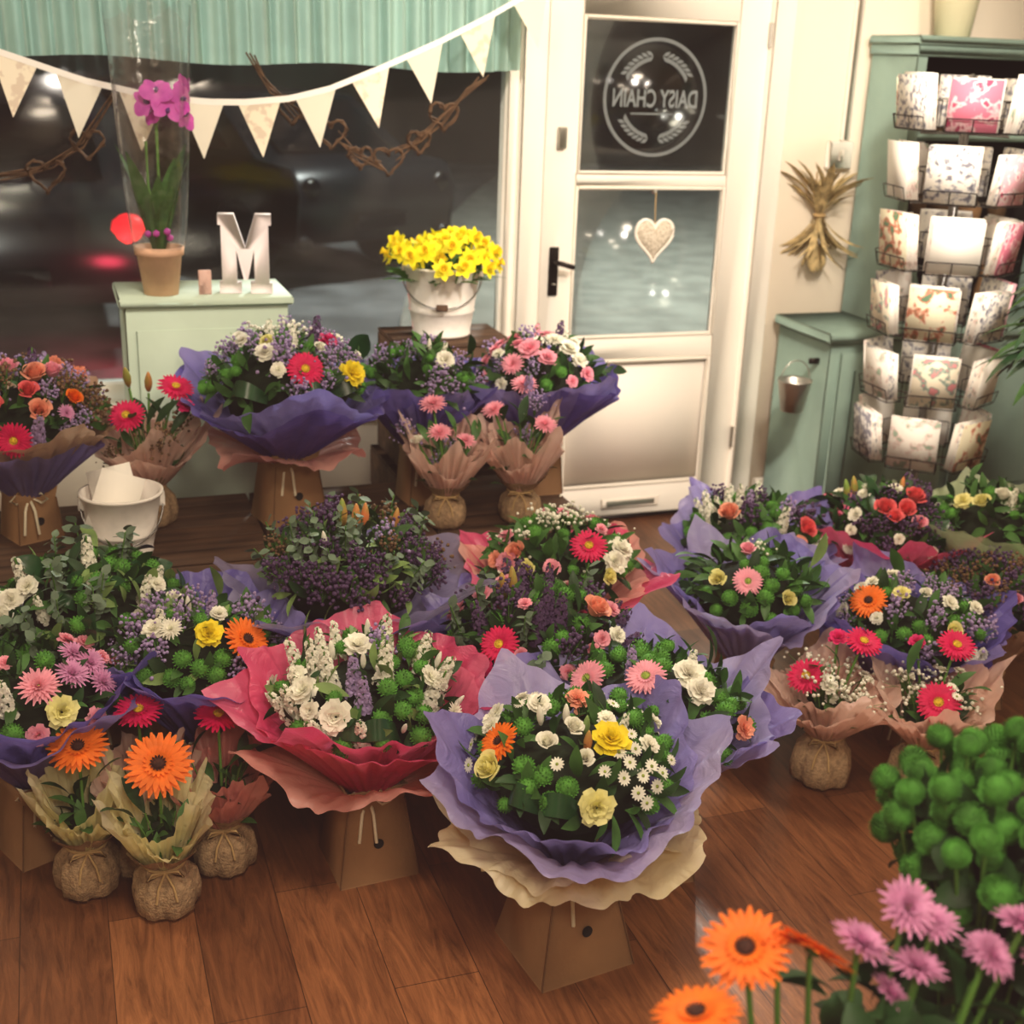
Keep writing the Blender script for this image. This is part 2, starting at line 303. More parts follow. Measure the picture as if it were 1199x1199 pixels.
def bouquet(x,y,zb,zd,R,wraps,blooms,mix,nfill=55,seed=1,h=None,box=True,boxw=(.085,.06),nleaf=110,leafmix=('leaf','leafd','leaf'),loops=0,heading=None,name='hand_tied_bouquet',brot=.4,zp=1.12):
    global rnd
    rnd=random.Random(seed); R_=rnd; h=h or R*.66
    hd=math.atan2(x,y) if heading is None else heading
    E=empty(name,(x,y,zb),-hd); Z=zd-zb
    fl=Acc(); lf=Acc(); wr=Acc(); bx=Acc()
    def pt(u,q,k=1):
        u=max(-.97,min(.97,u)); th=q*pi/2; c=math.sqrt(1-u*u)
        n=Vector((u/R,-c*math.cos(th)/R,c*math.sin(th)/h)); p=Vector((u*R*k,-c*math.cos(th)*R*k,Z+c*math.sin(th)*h*k)); return p,n
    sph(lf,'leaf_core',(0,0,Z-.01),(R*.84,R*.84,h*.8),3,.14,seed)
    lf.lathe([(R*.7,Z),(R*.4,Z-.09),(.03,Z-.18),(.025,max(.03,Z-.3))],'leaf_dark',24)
    pts=[]
    def put(kind,p,n,sz):
        t,mp,s=K(kind); s*=sz
        if kind in TALL:
            n=(n.normalized()*.6+Vector((0,0,.7))); p=p-n.normalized()*s*(.35 if kind[:3]!='bud' else 0); 
            if kind[:3]!='bud': p=p*0.93+Vector((0,0,Z*.07))
        elif kind=='pom': p=p+n.normalized()*R_.uniform(-.5,.4)*s; n=n+Vector((R_.gauss(0,2),R_.gauss(0,2),R_.gauss(0,2)))
        else:
            p=p+n.normalized()*.018; n=n.normalized()+Vector((R_.gauss(0,.12),-.25+R_.gauss(0,.12),.05))
        fl.add(tp[t],frame(p,n,s),mp)
    for b in blooms:
        kind,u,q=b[:3]; sz=b[3] if len(b)>3 else 1; p,n=pt(u,q); put(kind,p,n,sz); pts.append((p,K(kind)[2]*sz if kind not in TALL else .02))
    tries=0;c=0
    while c<nfill and tries<nfill*30:
        tries+=1; z=R_.random()**.8; t=R_.uniform(0,2*pi); rr=math.sqrt(max(0,1-z*z)); u=rr*math.cos(t)
        p=Vector((rr*math.cos(t)*R,rr*math.sin(t)*R,Z+z*h)); n=Vector((p.x/R/R,p.y/R/R,(p.z-Z)/h/h+.001))
        kind=R_.choice(mix); s=.022 if kind in TALL else K(kind)[2]
        if any((p-pp).length<(s+ss)*.8 for pp,ss in pts): continue
        pts.append((p,s)); put(kind,p,n,R_.uniform(.75,1.12)); c+=1
    for i in range(int(nleaf*1.3)):
        z=R_.random()**1.3; t=R_.uniform(0,2*pi); rr=math.sqrt(1-z*z)
        p=Vector((rr*math.cos(t)*R*.84,rr*math.sin(t)*R*.84,Z+z*h*.84)); n=Vector((p.x/R/R,p.y/R/R,(p.z-Z)/h/h)).normalized()
        n=n+Vector((R_.gauss(0,.4),R_.gauss(0,.4),R_.gauss(.1,.3))); k=R_.choice(leafmix); tt,mp,s=K(k); s*=R_.uniform(.45,.85)
        M=frame(p,n,s); lf.add(tp[tt],M,mp)
    for i in range(loops):
        t=-pi/2+R_.uniform(-1.1,1.1) if i<loops*0.7 else R_.uniform(0,6.28); n=10; P=np.zeros((n,3,3)); w=.02
        da=R_.choice((-1,1))*R_.uniform(.45,.65)
        for k in range(n):
            s=k/(n-1); A=t+da*(s-.5); rr=R*(.84+.2*math.sin(pi*s)); zz=Z+.01+.035*math.sin(pi*s)
            for j,tj in enumerate((-1,0,1)): P[k,j]=((rr-tj*.008)*math.cos(A),(rr-tj*.008)*math.sin(A),zz+tj*w*math.sin(pi*(.08+.84*s))**.5)
        lf.grid(P,'leaf_gloss')
    for i,(m,k,dz,tilt,droop) in enumerate(wraps):
        wrapmesh(wr,.03,R*k,Z-.21 if Z>.23 else .02,Z+dz,m,seed*7+i,tilt=tilt,droop=droop,nc=rnd.choice((3,4,4,5)),zp=zp)
    bh=max(.06,Z-.2)
    if box:
        kraftbox(bx,boxw[0],boxw[1],bh,rot=brot); bow(bx,Z-.19 if Z>.22 else bh,.036,-.04)
    fl.obj('blooms',E); lf.obj('foliage',E); wr.obj('tissue_wrap',E)
    bx.obj('kraft_box',E,smooth=False)
    return E
def pot(x,y,zb,flowers,tis='w_peach',hp=.12,rp=.062,seed=1,fill=('gyp','leaf'),nfill=12,ft=.22,name='gerbera_gift_pot',wf=.115,nleaf=26,wh=.12,dx=0,dz=0):
    global rnd
    rnd=random.Random(seed); E=empty(name,(x,y,zb),-math.atan2(x,y)); bx=Acc(); wr=Acc(); fl=Acc()
    def wob(P,th):
        k=1+.06*np.sin(5*th+seed)+.05*np.sin(9*th+seed*2)+.03*np.sin(17*th)
        P[...,0]*=k[:,None];P[...,1]*=k[:,None]; return P
    bx.lathe([(.0,0),(rp*.8,0),(rp,.012),(rp*1.05,hp*.35),(rp*.95,hp*.65),(rp*.6,hp*.88),(rp*.62,hp*.94),(rp*.9,hp*1.08),(rp*1.2,hp*1.26)],'hessian',40,fn=wob)
    bx.tube([(rp*.64*math.cos(t),rp*.64*math.sin(t),hp*.9) for t in np.linspace(0,2*pi,20,endpoint=False)],.004,'twine',5,closed=True)
    for sx in (-1,1):
        bx.tube([(0,-rp*.66,hp*.9),(sx*.025,-rp*.9,hp*.97),(sx*.035,-rp*.9,hp*.86),(0,-rp*.66,hp*.9)],.003,'twine',4)
        bx.tube([(0,-rp*.66,hp*.9),(sx*.015,-rp*1.0,hp*.7),(sx*.02,-rp*1.08,hp*.45)],.003,'twine',4)
    wrapmesh(wr,rp*.5,wf,hp*.85,hp+wh*.85,tis,seed,tilt=.02,droop=.0,nc=4,camp=.4,amp=.013,N=120,Mn=14,zp=1.05)
    wrapmesh(wr,rp*.45,wf*.8,hp*.85,hp+wh,tis,seed+50,tilt=.02,droop=0,nc=3,camp=.4,amp=.012,N=120,Mn=14,zp=1.05)
    for f in flowers:
        kind,fx,dy,z=f[:4]; fx+=dx; z+=dz; sz=f[4] if len(f)>4 else 1; tx,ty=(f[5],f[6]) if len(f)>6 else (fx*3,-.45)
        t,mp,s=K(kind); p=Vector((fx,dy,z)); n=Vector((tx,ty,1)); fl.add(tp[t],frame(p,n,s*sz),mp)
        fl.tube([(fx*.15,dy*.15,hp*.8),(fx*.5,dy*.5,(hp+z)*.5),p-n.normalized()*.01],.0035,'stem',5)
    for i in range(nfill):
        k=rnd.choice(fill); t,mp,s=K(k); A=rnd.uniform(0,6.28); q=rnd.uniform(.2,1)*wf*.6; z=ft*rnd.uniform(.75,1.05)
        p=Vector((q*math.cos(A),q*math.sin(A),z-(s*.6 if k in TALL else 0))); fl.add(tp[t],frame(p,(p.x*5,p.y*5,1),s*rnd.uniform(.7,1)),mp)
        fl.tube([(0,0,hp*.8),p],.002,'stem',3)
    for i in range(nleaf):
        A=rnd.uniform(0,6.28); q=rnd.uniform(.1,.5)*wf; t,mp,s=K(rnd.choice(('leaf','leafd','leaf')));
        fl.add(tp[t],frame((q*math.cos(A),q*math.sin(A),rnd.uniform(hp,ft*.8)),(math.cos(A)*.5,math.sin(A)*.5,.9),s*rnd.uniform(.5,.8)),mp)
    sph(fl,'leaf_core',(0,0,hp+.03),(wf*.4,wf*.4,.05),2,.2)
    bx.obj('hessian_pot',E); wr.obj('tissue_collar',E); fl.obj('flowers',E)
# ================= ROOM
YW=4.2
mat('wallpaint','#f0e4d0',.8,var=.02,scale=2,bump=.05,bscale=200)
mat('ceil','#f1ebdf',.9)
m=mat('floor_planks','#8a5430',.34,spec=.5); nt=m.node_tree;N=nt.nodes;L=nt.links;b=N['Principled BSDF']
tc=N.new('ShaderNodeTexCoord'); mp=N.new('ShaderNodeMapping'); mp.inputs['Rotation'].default_value=(0,0,pi/2)
br=N.new('ShaderNodeTexBrick'); br.inputs['Scale'].default_value=1; br.inputs['Brick Width'].default_value=.95; br.inputs['Row Height'].default_value=.165
br.inputs['Mortar Size'].default_value=.0014; br.inputs['Mortar Smooth'].default_value=.7; br.inputs['Color1'].default_value=lin('#a66f48'); br.inputs['Color2'].default_value=lin('#74482e'); br.inputs['Mortar'].default_value=lin('#4a2e1d'); br.inputs['Bias'].default_value=-.2
br.offset=.37; br.squash=1
gm=N.new('ShaderNodeMapping'); gm.inputs['Scale'].default_value=(30,3.5,1); gn=N.new('ShaderNodeTexNoise'); gn.inputs['Scale'].default_value=1; gn.inputs['Detail'].default_value=9; gn.inputs['Distortion'].default_value=2.0; gn.inputs['Roughness'].default_value=.68
gr=N.new('ShaderNodeValToRGB'); gr.color_ramp.elements[0].color=(.36,.3,.28,1); gr.color_ramp.elements[1].color=(1.2,1.15,1.1,1); gr.color_ramp.elements[0].position=.34; gr.color_ramp.elements[1].position=.66
mx=N.new('ShaderNodeMix'); mx.data_type='RGBA'; mx.blend_type='MULTIPLY'; mx.inputs[0].default_value=.85
L.new(tc.outputs['Object'],mp.inputs[0]); L.new(mp.outputs[0],br.inputs['Vector']); L.new(tc.outputs['Object'],gm.inputs[0]); L.new(gm.outputs[0],gn.inputs['Vector']); L.new(gn.outputs['Fac'],gr.inputs[0])
L.new(br.outputs['Color'],mx.inputs[6]); L.new(gr.outputs[0],mx.inputs[7]); L.new(mx.outputs[2],b.inputs['Base Color'])
bp=N.new('ShaderNodeBump'); bp.inputs['Strength'].default_value=.3; bp.inputs['Distance'].default_value=.003; L.new(gn.outputs['Fac'],bp.inputs['Height']); L.new(bp.outputs[0],b.inputs['Normal'])
X0,X1,Y0=-1.9,3.9,-1.2
a=Acc(); a.box(X0,X1,Y0,YW+.15,-.1,0,'floor_planks'); a.obj('floor',smooth=False)
a=Acc(); a.box(X0,X1,Y0,YW,2.5,2.6,'ceil'); a.obj('ceiling',smooth=False)
a=Acc()
for bx_ in [(X0,-1.6,0,2.5),(-1.6,1.5,0,.55),(-1.6,1.5,2.15,2.5),(1.5,2.5,2.02,2.5),(2.5,X1,0,2.5)]: a.box(bx_[0],bx_[1],YW,YW+.15,bx_[2],bx_[3],'wallpaint')
a.obj('wall_back',smooth=False)
a=Acc(); a.box(X0-.1,X0,Y0,YW+.15,0,2.5,'wallpaint'); a.obj('wall_left',smooth=False)
a=Acc(); a.box(X1,X1+.1,Y0,YW+.15,0,2.5,'wallpaint'); a.obj('wall_right',smooth=False)
a=Acc(); a.box(X0,X1,Y0-.1,Y0,0,2.5,'wallpaint'); a.obj('wall_front',smooth=False)
a=Acc(); a.box(2.53,X1,YW-.018,YW,0,.12,'trim',.004); a.box(X0,1.49,YW-.018,YW,0,.12,'trim',.004); a.obj('baseboard_back',smooth=False)
a=Acc(); a.box(X1-.018,X1,Y0,YW-.02,0,.12,'trim',.004); a.obj('baseboard_right',smooth=False)
m=bpy.data.materials.new('glass_pane'); m.use_nodes=True; nt=m.node_tree;N=nt.nodes;L=nt.links
N.remove(N['Principled BSDF']); t=N.new('ShaderNodeBsdfTransparent'); t.inputs[0].default_value=(.8,.84,.84,1); g=N.new('ShaderNodeBsdfGlossy'); g.inputs['Roughness'].default_value=.14
ly=N.new('ShaderNodeLayerWeight'); ly.inputs[0].default_value=.12; mt=N.new('ShaderNodeMath'); mt.operation='MULTIPLY_ADD'; mt.inputs[1].default_value=.6; mt.inputs[2].default_value=.05
mx=N.new('ShaderNodeMixShader'); L.new(ly.outputs['Fresnel'],mt.inputs[0]); L.new(mt.outputs[0],mx.inputs[0]); L.new(t.outputs[0],mx.inputs[1]); L.new(g.outputs[0],mx.inputs[2]); L.new(mx.outputs[0],N['Material Output'].inputs['Surface']); MATS['glass_pane']=m
m=m.copy(); m.name='cellophane'; MATS['cellophane']=m; N=m.node_tree.nodes; L=m.node_tree.links
for n in list(N):
    if n.type=='BSDF_TRANSPARENT': n.inputs[0].default_value=(.95,.95,.96,1)
    if n.type=='MATH': n.inputs[2].default_value=.11
    if n.type=='BSDF_GLOSSY':
        n.inputs['Roughness'].default_value=.2; tc=N.new('ShaderNodeTexCoord'); nn=N.new('ShaderNodeTexNoise'); nn.inputs['Scale'].default_value=18; bp=N.new('ShaderNodeBump'); bp.inputs['Strength'].default_value=.8; bp.inputs['Distance'].default_value=.01
        L.new(tc.outputs['Object'],nn.inputs[0]); L.new(nn.outputs['Fac'],bp.inputs['Height']); L.new(bp.outputs[0],n.inputs['Normal'])
W=empty('window_1'); a=Acc()
a.box(-1.6,-1.53,YW+.0,YW+.08,.55,2.15,'white_paint',.004); a.box(1.46,1.5,YW,YW+.08,.55,2.15,'white_paint',.004)
a.box(-1.53,1.46,YW,YW+.08,.55,.61,'white_paint',.004); a.box(-1.53,1.46,YW,YW+.08,2.09,2.15,'white_paint',.004)
a.box(-.3,-.26,YW,YW+.08,.61,2.09,'white_paint',.004); a.box(-1.62,1.49,YW-.1,YW,.53,.56,'white_paint',.004)
a.obj('window_frame',W,smooth=False); a=Acc(); a.box(-1.53,1.46,YW+.035,YW+.041,.61,2.09,'glass_pane'); a.obj('window_glass',W,smooth=False)
mat('curtain','#a9c8bc',.8,var=.06,scale=8,transl=.3)
C=empty('cafe_curtain'); a=Acc(); n=700; xs=np.linspace(-1.55,1.47,n); zz=np.linspace(1.6,2.12,14); P=np.zeros((n,14,3))
for i,x in enumerate(xs):
    for j,z in enumerate(zz):
        P[i,j]=(x+.004*math.sin(x*90+z*3), YW-.06+.016*math.sin(x*130+.8*math.sin(x*17)+z*1.5)+.01*math.sin(x*61+z*2), z+(.008*math.sin(x*9) if j==0 else 0))
a.grid(P,'curtain'); a.obj('curtain_cloth',C); a=Acc(); a.tube([(-1.58,YW-.06,2.1),(1.49,YW-.06,2.1)],.008,'steel',8); a.obj('curtain_rod',C)
D=empty('door_1'); a=Acc(); dx0,dx1=1.59,2.41; y0,y1=YW-.01,YW+.04; g0,g1=1.71,2.29
a.box(dx0,g0,y0,y1,.015,1.97,'white_paint',.003); a.box(g1,dx1,y0,y1,.015,1.97,'white_paint',.003)
for z0,z1 in ((.015,.13),(.62,.70),(1.235,1.275),(1.785,1.97)): a.box(g0,g1,y0,y1,z0,z1,'white_paint',.003)
a.box(g0,g1,y0+.018,y1-.01,.13,.62,'white_paint')
for z0,z1 in ((.13,.62),(.70,1.235),(1.275,1.785)):
    a.box(g0,g0+.012,y0-.004,y0+.012,z0,z1,'trim',.002); a.box(g1-.012,g1,y0-.004,y0+.012,z0,z1,'trim',.002); a.box(g0+.012,g1-.012,y0-.004,y0+.012,z0,z0+.012,'trim',.002); a.box(g0+.012,g1-.012,y0-.004,y0+.012,z1-.012,z1,'trim',.002)
a.obj('door_leaf',D,smooth=False); a=Acc(); a.box(g0,g1,YW+.014,YW+.019,.70,1.235,'glass_pane'); a.box(g0,g1,YW+.014,YW+.019,1.275,1.785,'glass_pane'); a.obj('door_glass',D,smooth=False)
a=Acc(); a.box(1.625,1.66,y0-.008,y0,.86,1.03,'iron',.003); a.tube([(1.644,y0-.004,.98),(1.644,y0-.045,.98),(1.65,y0-.055,.98),(1.70,y0-.05,.965)],.009,'iron',8); a.lathe([(0,0),(.008,0),(.008,.004),(0,.004)],'steel',12,c=(1.644,y0-.01,.9)); a.obj('door_handle',D,smooth=False)
a=Acc(); a.box(1.635,1.665,y0-.02,y0,1.36,1.43,'steel',.003); a.obj('door_latch',D,smooth=False)
a=Acc(); a.box(1.88,2.12,y0-.008,y0,.045,.085,'trim',.003); a.box(1.9,2.1,y0-.012,y0-.007,.055,.075,'steel',.002); a.obj('letter_slot',D,smooth=False)
a=Acc(); a.box(1.50,1.585,YW-.03,YW+.12,0,2.02,'white_paint',.005); a.box(2.415,2.50,YW-.03,YW+.12,0,2.02,'white_paint',.005); a.box(1.50,2.50,YW-.03,YW+.12,1.975,2.08,'white_paint',.005); a.box(1.585,2.415,YW-.01,YW+.1,0,.012,'iron')
for z in (.3,1.75): a.tube([(2.41,y0-.006,z-.04),(2.41,y0-.006,z+.04)],.007,'steel',8)
a.obj('door_frame',D,smooth=False)
a=Acc(); yl=YW+.011; cx,cz=2.0,1.53
def ring(r,w):
    th=np.linspace(0,2*pi,72,endpoint=False); P=np.zeros((72,2,3)); 
    for j,rr in enumerate((r-w/2,r+w/2)): P[:,j,0]=cx+rr*np.cos(th); P[:,j,1]=yl; P[:,j,2]=cz+rr*np.sin(th)
    a.grid(P,'etch',wu=True)
ring(.19,.012)
for s in (1,-1):
    for k in range(-7,8):
        if k==0: continue
        A=s*pi/2+k*.13
        for sd in (-1,1):
            bA=A+ (pi/2 if k>0 else -pi/2)*1+sd*.6; r=.137; c=(cx+r*math.cos(A),cz+r*math.sin(A)); Ln=.032; w=.007
            dx,dz=math.cos(bA),math.sin(bA)
            a.faces([(c[0],yl,c[1]),(c[0]+dx*Ln*.5-dz*w,yl,c[1]+dz*Ln*.5+dx*w),(c[0]+dx*Ln,yl,c[1]+dz*Ln),(c[0]+dx*Ln*.5+dz*w,yl,c[1]+dz*Ln*.5-dx*w)],[(0,1,2,3)],'etch')
a.box(cx-.09,cx+.07,yl-.0005,yl+.0005,cz-.056,cz-.05,'etch')
a.obj('logo_wreath',D,smooth=False)
cu=bpy.data.curves.new('logo_text','FONT'); cu.body='DAISY CHAIN'; cu.size=.068; cu.align_x='CENTER'; cu.align_y='CENTER'; cu.extrude=.0004; cu.offset=.0012
to=bpy.data.objects.new('tmp',cu); SC.collection.objects.link(to); bpy.context.view_layer.update()
me=bpy.data.meshes.new_from_object(to.evaluated_get(bpy.context.evaluated_depsgraph_get())); bpy.data.objects.remove(to)
lo=bpy.data.objects.new('logo_lettering',me); me.materials.clear(); me.materials.append(MATS['etch']); SC.collection.objects.link(lo); lo.parent=D; lo.location=(cx,yl,cz-.005); lo.rotation_euler=(pi/2,0,pi); lo.scale=(.78,1.2,1)
def heartpt(t): return (16*math.sin(t)**3/17, (13*math.cos(t)-5*math.cos(2*t)-2*math.cos(3*t)-math.cos(4*t)+2)/17)
mat('wicker','#eadfcd',.8,hex2='#b9ab94',scale=140,bump=.8,bscale=160)
H_=empty('hanging_heart',(2.0,YW-.058,1.055)); a=Acc(); n=48; P=np.zeros((n,6,3))
for i in range(n):
    hx,hz=heartpt(2*pi*i/n)
    for j in range(6): f=j/5; P[i,j]=(hx*.075*f,-.02*math.sqrt(1-f**2+.001),hz*.085*f)
a.grid(P,'wicker',wu=True); Q=P.copy(); Q[...,1]*=-1; a.grid(Q,'wicker',wu=True)
a.tube([(heartpt(2*pi*i/n)[0]*.077,0,heartpt(2*pi*i/n)[1]*.087) for i in range(n)],.006,'white_paint',6,closed=True); a.obj('heart_body',H_)
a=Acc(); a.tube([(0,0,.045),(-.004,.0,.12),(0,.01,.165)],.002,'twine',4); a.box(-.004,.004,.01,.04,.158,.172,'steel'); a.obj('heart_string',H_)
a=Acc(); a.box(2.745,2.775,YW-.025,YW,1.40,2.5,'trim',.004); a.obj('cable_trunking',smooth=False)
a=Acc(); a.box(2.69,2.79,YW-.035,YW,1.30,1.40,'switchw',.006); a.box(2.73,2.75,YW-.042,YW-.034,1.33,1.37,'trim',.003); a.obj('light_switch',smooth=False)
DB=empty('dried_flower_bunch',(2.66,YW-.06,1.14)); a=Acc(); R=random.Random(4)
for k in range(64):
    s=1 if k%2 else -1; sp=R.gauss(0,.2); L_=R.uniform(.12,.22) if s<0 else R.uniform(.12,.24); 
    M=frame((R.uniform(-.012,.012),R.uniform(-.015,.015),0),(sp*.8,R.gauss(-.05,.06),s),L_*1.1); a.add(tp['leaf'],M@Matrix.Diagonal((1,.3,1,1)),{'A':'wheat'})
    if k%2==0:
        d=Vector((sp*.8,-.05,s)).normalized()*L_; a.add(tp['bud'],frame(d*.75,(sp,-.05,s),.008),{'A':'wheat'})
a.tube([(.018*math.cos(t),.018*math.sin(t),0) for t in np.linspace(0,6.28,12,endpoint=False)],.007,'twine',5,closed=True); a.obj('stalks',DB)
a=Acc(); a.tube([(0,.02,0),(.005,.055,.15)],.003,'twine',4); a.obj('hanging_string',DB)
DR=empty('turquoise_dresser'); a=Acc()
a.box(2.56,3.7,3.82,4.17,.06,.74,'turq_d',.004); a.box(2.535,3.73,3.79,4.17,.74,.775,'turq_d',.006); a.box(2.58,3.68,3.85,4.17,0,.06,'turq_d')
for x0,x1 in ((2.6,3.1),(3.14,3.66)):
    a.box(x0,x1,3.805,3.82,.1,.7,'turq_d',.004); a.box(x0+.06,x1-.06,3.798,3.806,.16,.64,'turq_d',.004)
a.box(2.82,2.865,3.90,4.17,.775,1.70,'turq_d',.004); a.box(3.62,3.66,3.93,4.17,.775,1.70,'turq_d',.004)
a.box(2.80,3.70,3.87,4.17,1.735,1.765,'turq_d',.006); a.box(2.81,3.68,3.885,4.17,1.70,1.735,'turq_d',.004)
for z in (1.1,1.42): a.box(2.865,3.62,3.95,4.17,z,z+.022,'turq_d',.003)
a.box(2.865,3.62,4.15,4.165,.775,1.7,'dark')
R=random.Random(5)
for z in (.775,1.122,1.442):
    x=2.93
    while x<3.5:
        r=R.uniform(.025,.045); hh=R.uniform(.08,.2); a.lathe([(0,0),(r,0),(r*1.1,hh*.5),(r*.6,hh*.8),(r*.65,hh)],R.choice(('turq_d','leaf_brown','terracotta','kraft','dark')),14,c=(x,4.06,z)); x+=r*2+R.uniform(.03,.07)
a.obj('cupboard',DR,smooth=False)
a=Acc(); a.lathe([(.0,0),(.06,0),(.085,.2),(.09,.205),(.083,.2),(.058,.01),(0,.01)],'cream_enamel',28,c=(3.06,4.05,1.765)); a.tube([(3.06+.088*math.cos(t),4.05,1.96+.09*math.sin(t)) for t in np.linspace(0,pi,14)],.003,'steel',5); a.obj('enamel_bucket')
HB=empty('hanging_zinc_pail',(2.47,3.88,.48)); a=Acc(); a.lathe([(0,0),(.04,0),(.06,.11),(.063,.115),(.057,.11),(.038,.005),(0,.005)],'steel',26); a.tube([(.06*math.cos(t),0,.11+.075*math.sin(t)) for t in np.linspace(0,pi,12)],.002,'steel',5); a.box(.05,.089,-.005,.005,.17,.19,'iron'); a.obj('pail',HB)
def cardmat(n,c1,c2,sc,c3=None,lo=.5,hi=.58):
    m=mat(n,c1,.6); nt=m.node_tree;N=nt.nodes;L=nt.links;b=N['Principled BSDF']; tc=N.new('ShaderNodeTexCoord'); v=N.new('ShaderNodeTexNoise'); v.inputs['Scale'].default_value=sc
    r=N.new('ShaderNodeValToRGB'); r.color_ramp.elements[0].color=lin(c1); r.color_ramp.elements[1].color=lin(c2); r.color_ramp.elements[0].position=lo; r.color_ramp.elements[1].position=hi
    if c3: e=r.color_ramp.elements.new(.66); e.color=lin(c3)
    L.new(tc.outputs['Object'],v.inputs[0]); L.new(v.outputs['Fac'],r.inputs[0]); L.new(r.outputs[0],b.inputs['Base Color'])
cardmat('card_a','#f0e9e0','#d8c0b8',30,'#9aac98',.52,.62); cardmat('card_b','#e8b0bc','#f8e8e8',34,'#d05878'); cardmat('card_c','#f2ede4','#aeaeb4',60,'#787884'); cardmat('card_d','#85838e','#dcd8d4',50); cardmat('card_e','#ece2cc','#7c9c90',32,'#d88c90'); cardmat('card_f','#d87890','#f4d0d4',26,'#b84868'); cardmat('card_g','#ece4c8','#c87860',30,'#5c7c60')
S=empty('greeting_card_spinner',(2.72,3.47,0)); a=Acc(); cd=Acc(); R=random.Random(12)
a.lathe([(0,0),(.2,0),(.2,.015),(.03,.03),(.015,.05),(.015,1.64),(0,1.65)],'chrome',24)
cyc=['card_a','card_g','card_c','card_b','card_a','card_d','card_e','paper','card_f','card_c','card_a']; ci=0
for zi in range(6):
    z=.42+.212*zi; n=6; rr=.15
    for k in range(6): a.tube([(0,0,z-.01),((rr)*math.cos(-2.235+k*pi/3),(rr)*math.sin(-2.235+k*pi/3),z-.01)],.003,'chrome',4)
    for k in range(n):
        A=-2.235+2*pi*k/n+(.1 if zi%2 else -.08); ca,sa=math.cos(A),math.sin(A); w2=.078
        def q_(rad,t,zz): return Vector((rad*ca-t*sa,rad*sa+t*ca,zz))
        for rad,zz in ((rr,z),(rr+.05,z),(rr+.06,z+.04),(rr,z+.09)): a.tube([q_(rad,-w2,zz),q_(rad,w2,zz)],.002,'iron',4)
        for t in (-w2,0,w2): a.tube([q_(rr,t,z+.09),q_(rr,t,z),q_(rr+.05,t,z),q_(rr+.06,t,z+.04)],.0018,'iron',4)
        w=R.choice((.068,.074,.076)); hh=R.choice((.155,.165,.175,.16)); mm=cyc[ci%11]; ci+=1
        for q in range(5):
            M=Matrix.Rotation(A,4,'Z')@Matrix.Translation((rr+.043-q*.009,R.uniform(-.006,.006),z+.004))@Matrix.Rotation(.12,4,'Y')
            cd.box(-.001,.001,-w,w,0,hh-R.uniform(0,.01),mm if q==0 else R.choice(('paper','card_a','card_c')),M=M)
a.obj('wire_rack',S); cd.obj('greeting_cards',S,smooth=False)
PL=empty('potted_dracaena',(2.84,2.95,0)); a=Acc(); R=random.Random(3)
a.lathe([(0,0),(.11,0),(.15,.26),(.16,.27),(.145,.27),(.14,.22),(0,.22)],'cream_enamel',30); a.lathe([(0,.225),(.138,.225)],'soil',20)
a.tube([(0,0,.2),(.01,.0,.5),(-.01,0,1.0)],[.02,.017,.015],'twig',8); a.tube([(0.02,0.03,.2),(.05,.03,.45),(.06,0.04,.6)],.014,'twig',8); a.obj('pot_and_cane',PL)
a=Acc()
for k in range(130):
    A=k*2.4; z=.78+.32*k/130; L_=R.uniform(.24,.33)*(1.05-.2*k/130); a.add(tp['blade2'],Matrix.Translation((0,0,z))@Matrix.Rotation(A,4,'Z')@Matrix.Rotation(R.uniform(-.3,.2),4,'Y')@Matrix.Diagonal((L_,L_*1.8,L_,1)),{'A':R.choice(('leaf_dark','leaf_mid','leaf_gloss'))})
a.obj('dracaena_leaves',PL)
B=empty('bunting'); ctrl=[(-1.0,1.98),(-.5,1.78),(-.1,1.61),(.12,1.54),(.297,1.504),(.46,1.49),(.574,1.492),(.70,1.505),(.819,1.535),(.98,1.60),(1.16,1.68),(1.32,1.76),(1.48,1.85)]
def bz(x):
    for (x0,z0),(x1,z1) in zip(ctrl,ctrl[1:]):
        if x0<=x<=x1: return z0+(z1-z0)*(x-x0)/(x1-x0)
    return 1.9
a=Acc(); yb=YW-.2
mat('bunt_edge','#fffaf0',.7)
P=np.zeros((80,2,3))
for i,x in enumerate(np.linspace(-1.0,1.48,80)): P[i,0]=(x,yb,bz(x)+.009); P[i,1]=(x,yb,bz(x)-.009)
a.grid(P,'bunt_edge')
cardmat('bunt2','#f2e6cc','#dccab2',30)
i=0
for x in np.arange(-.9,1.5,.168):
    z=bz(x)-.006; sl=(bz(min(1.47,x+.03))-bz(x-.03))/.06; w=.062
    d=Vector((1,0,sl)).normalized(); nrm=Vector((sl*.3,0,-1)).normalized()
    p=[Vector((x,yb+.002,z))-d*w,Vector((x,yb+.002,z))+d*w,Vector((x,yb-.012+.02*math.sin(i*2.1),z))+nrm*.155]
    a.faces([tuple(q) for q in p],[(0,1,2)],('bunt1','bunt2')[i%2]); i+=1
a.obj('flags',B,smooth=False)
G=empty('twig_heart_garland'); a=Acc(); R=random.Random(6); yg=YW-.13
def twigline(pts,n=5):
    for j in range(n):
        a.tube([(x+R.gauss(0,.008),yg+R.gauss(0,.006),z+R.gauss(0,.01)) for x,z in pts],.0028,'twig',4)
twigline([(.60,1.62),(.66,1.53),(.74,1.46),(.82,1.42)]); twigline([(.86,1.38),(.93,1.33),(1.0,1.31)]); twigline([(1.05,1.34),(1.12,1.38),(1.2,1.45),(1.28,1.53),(1.33,1.58)]); twigline([(-.2,1.26),(-.05,1.28),(.02,1.3),(.1,1.36),(.2,1.5)])
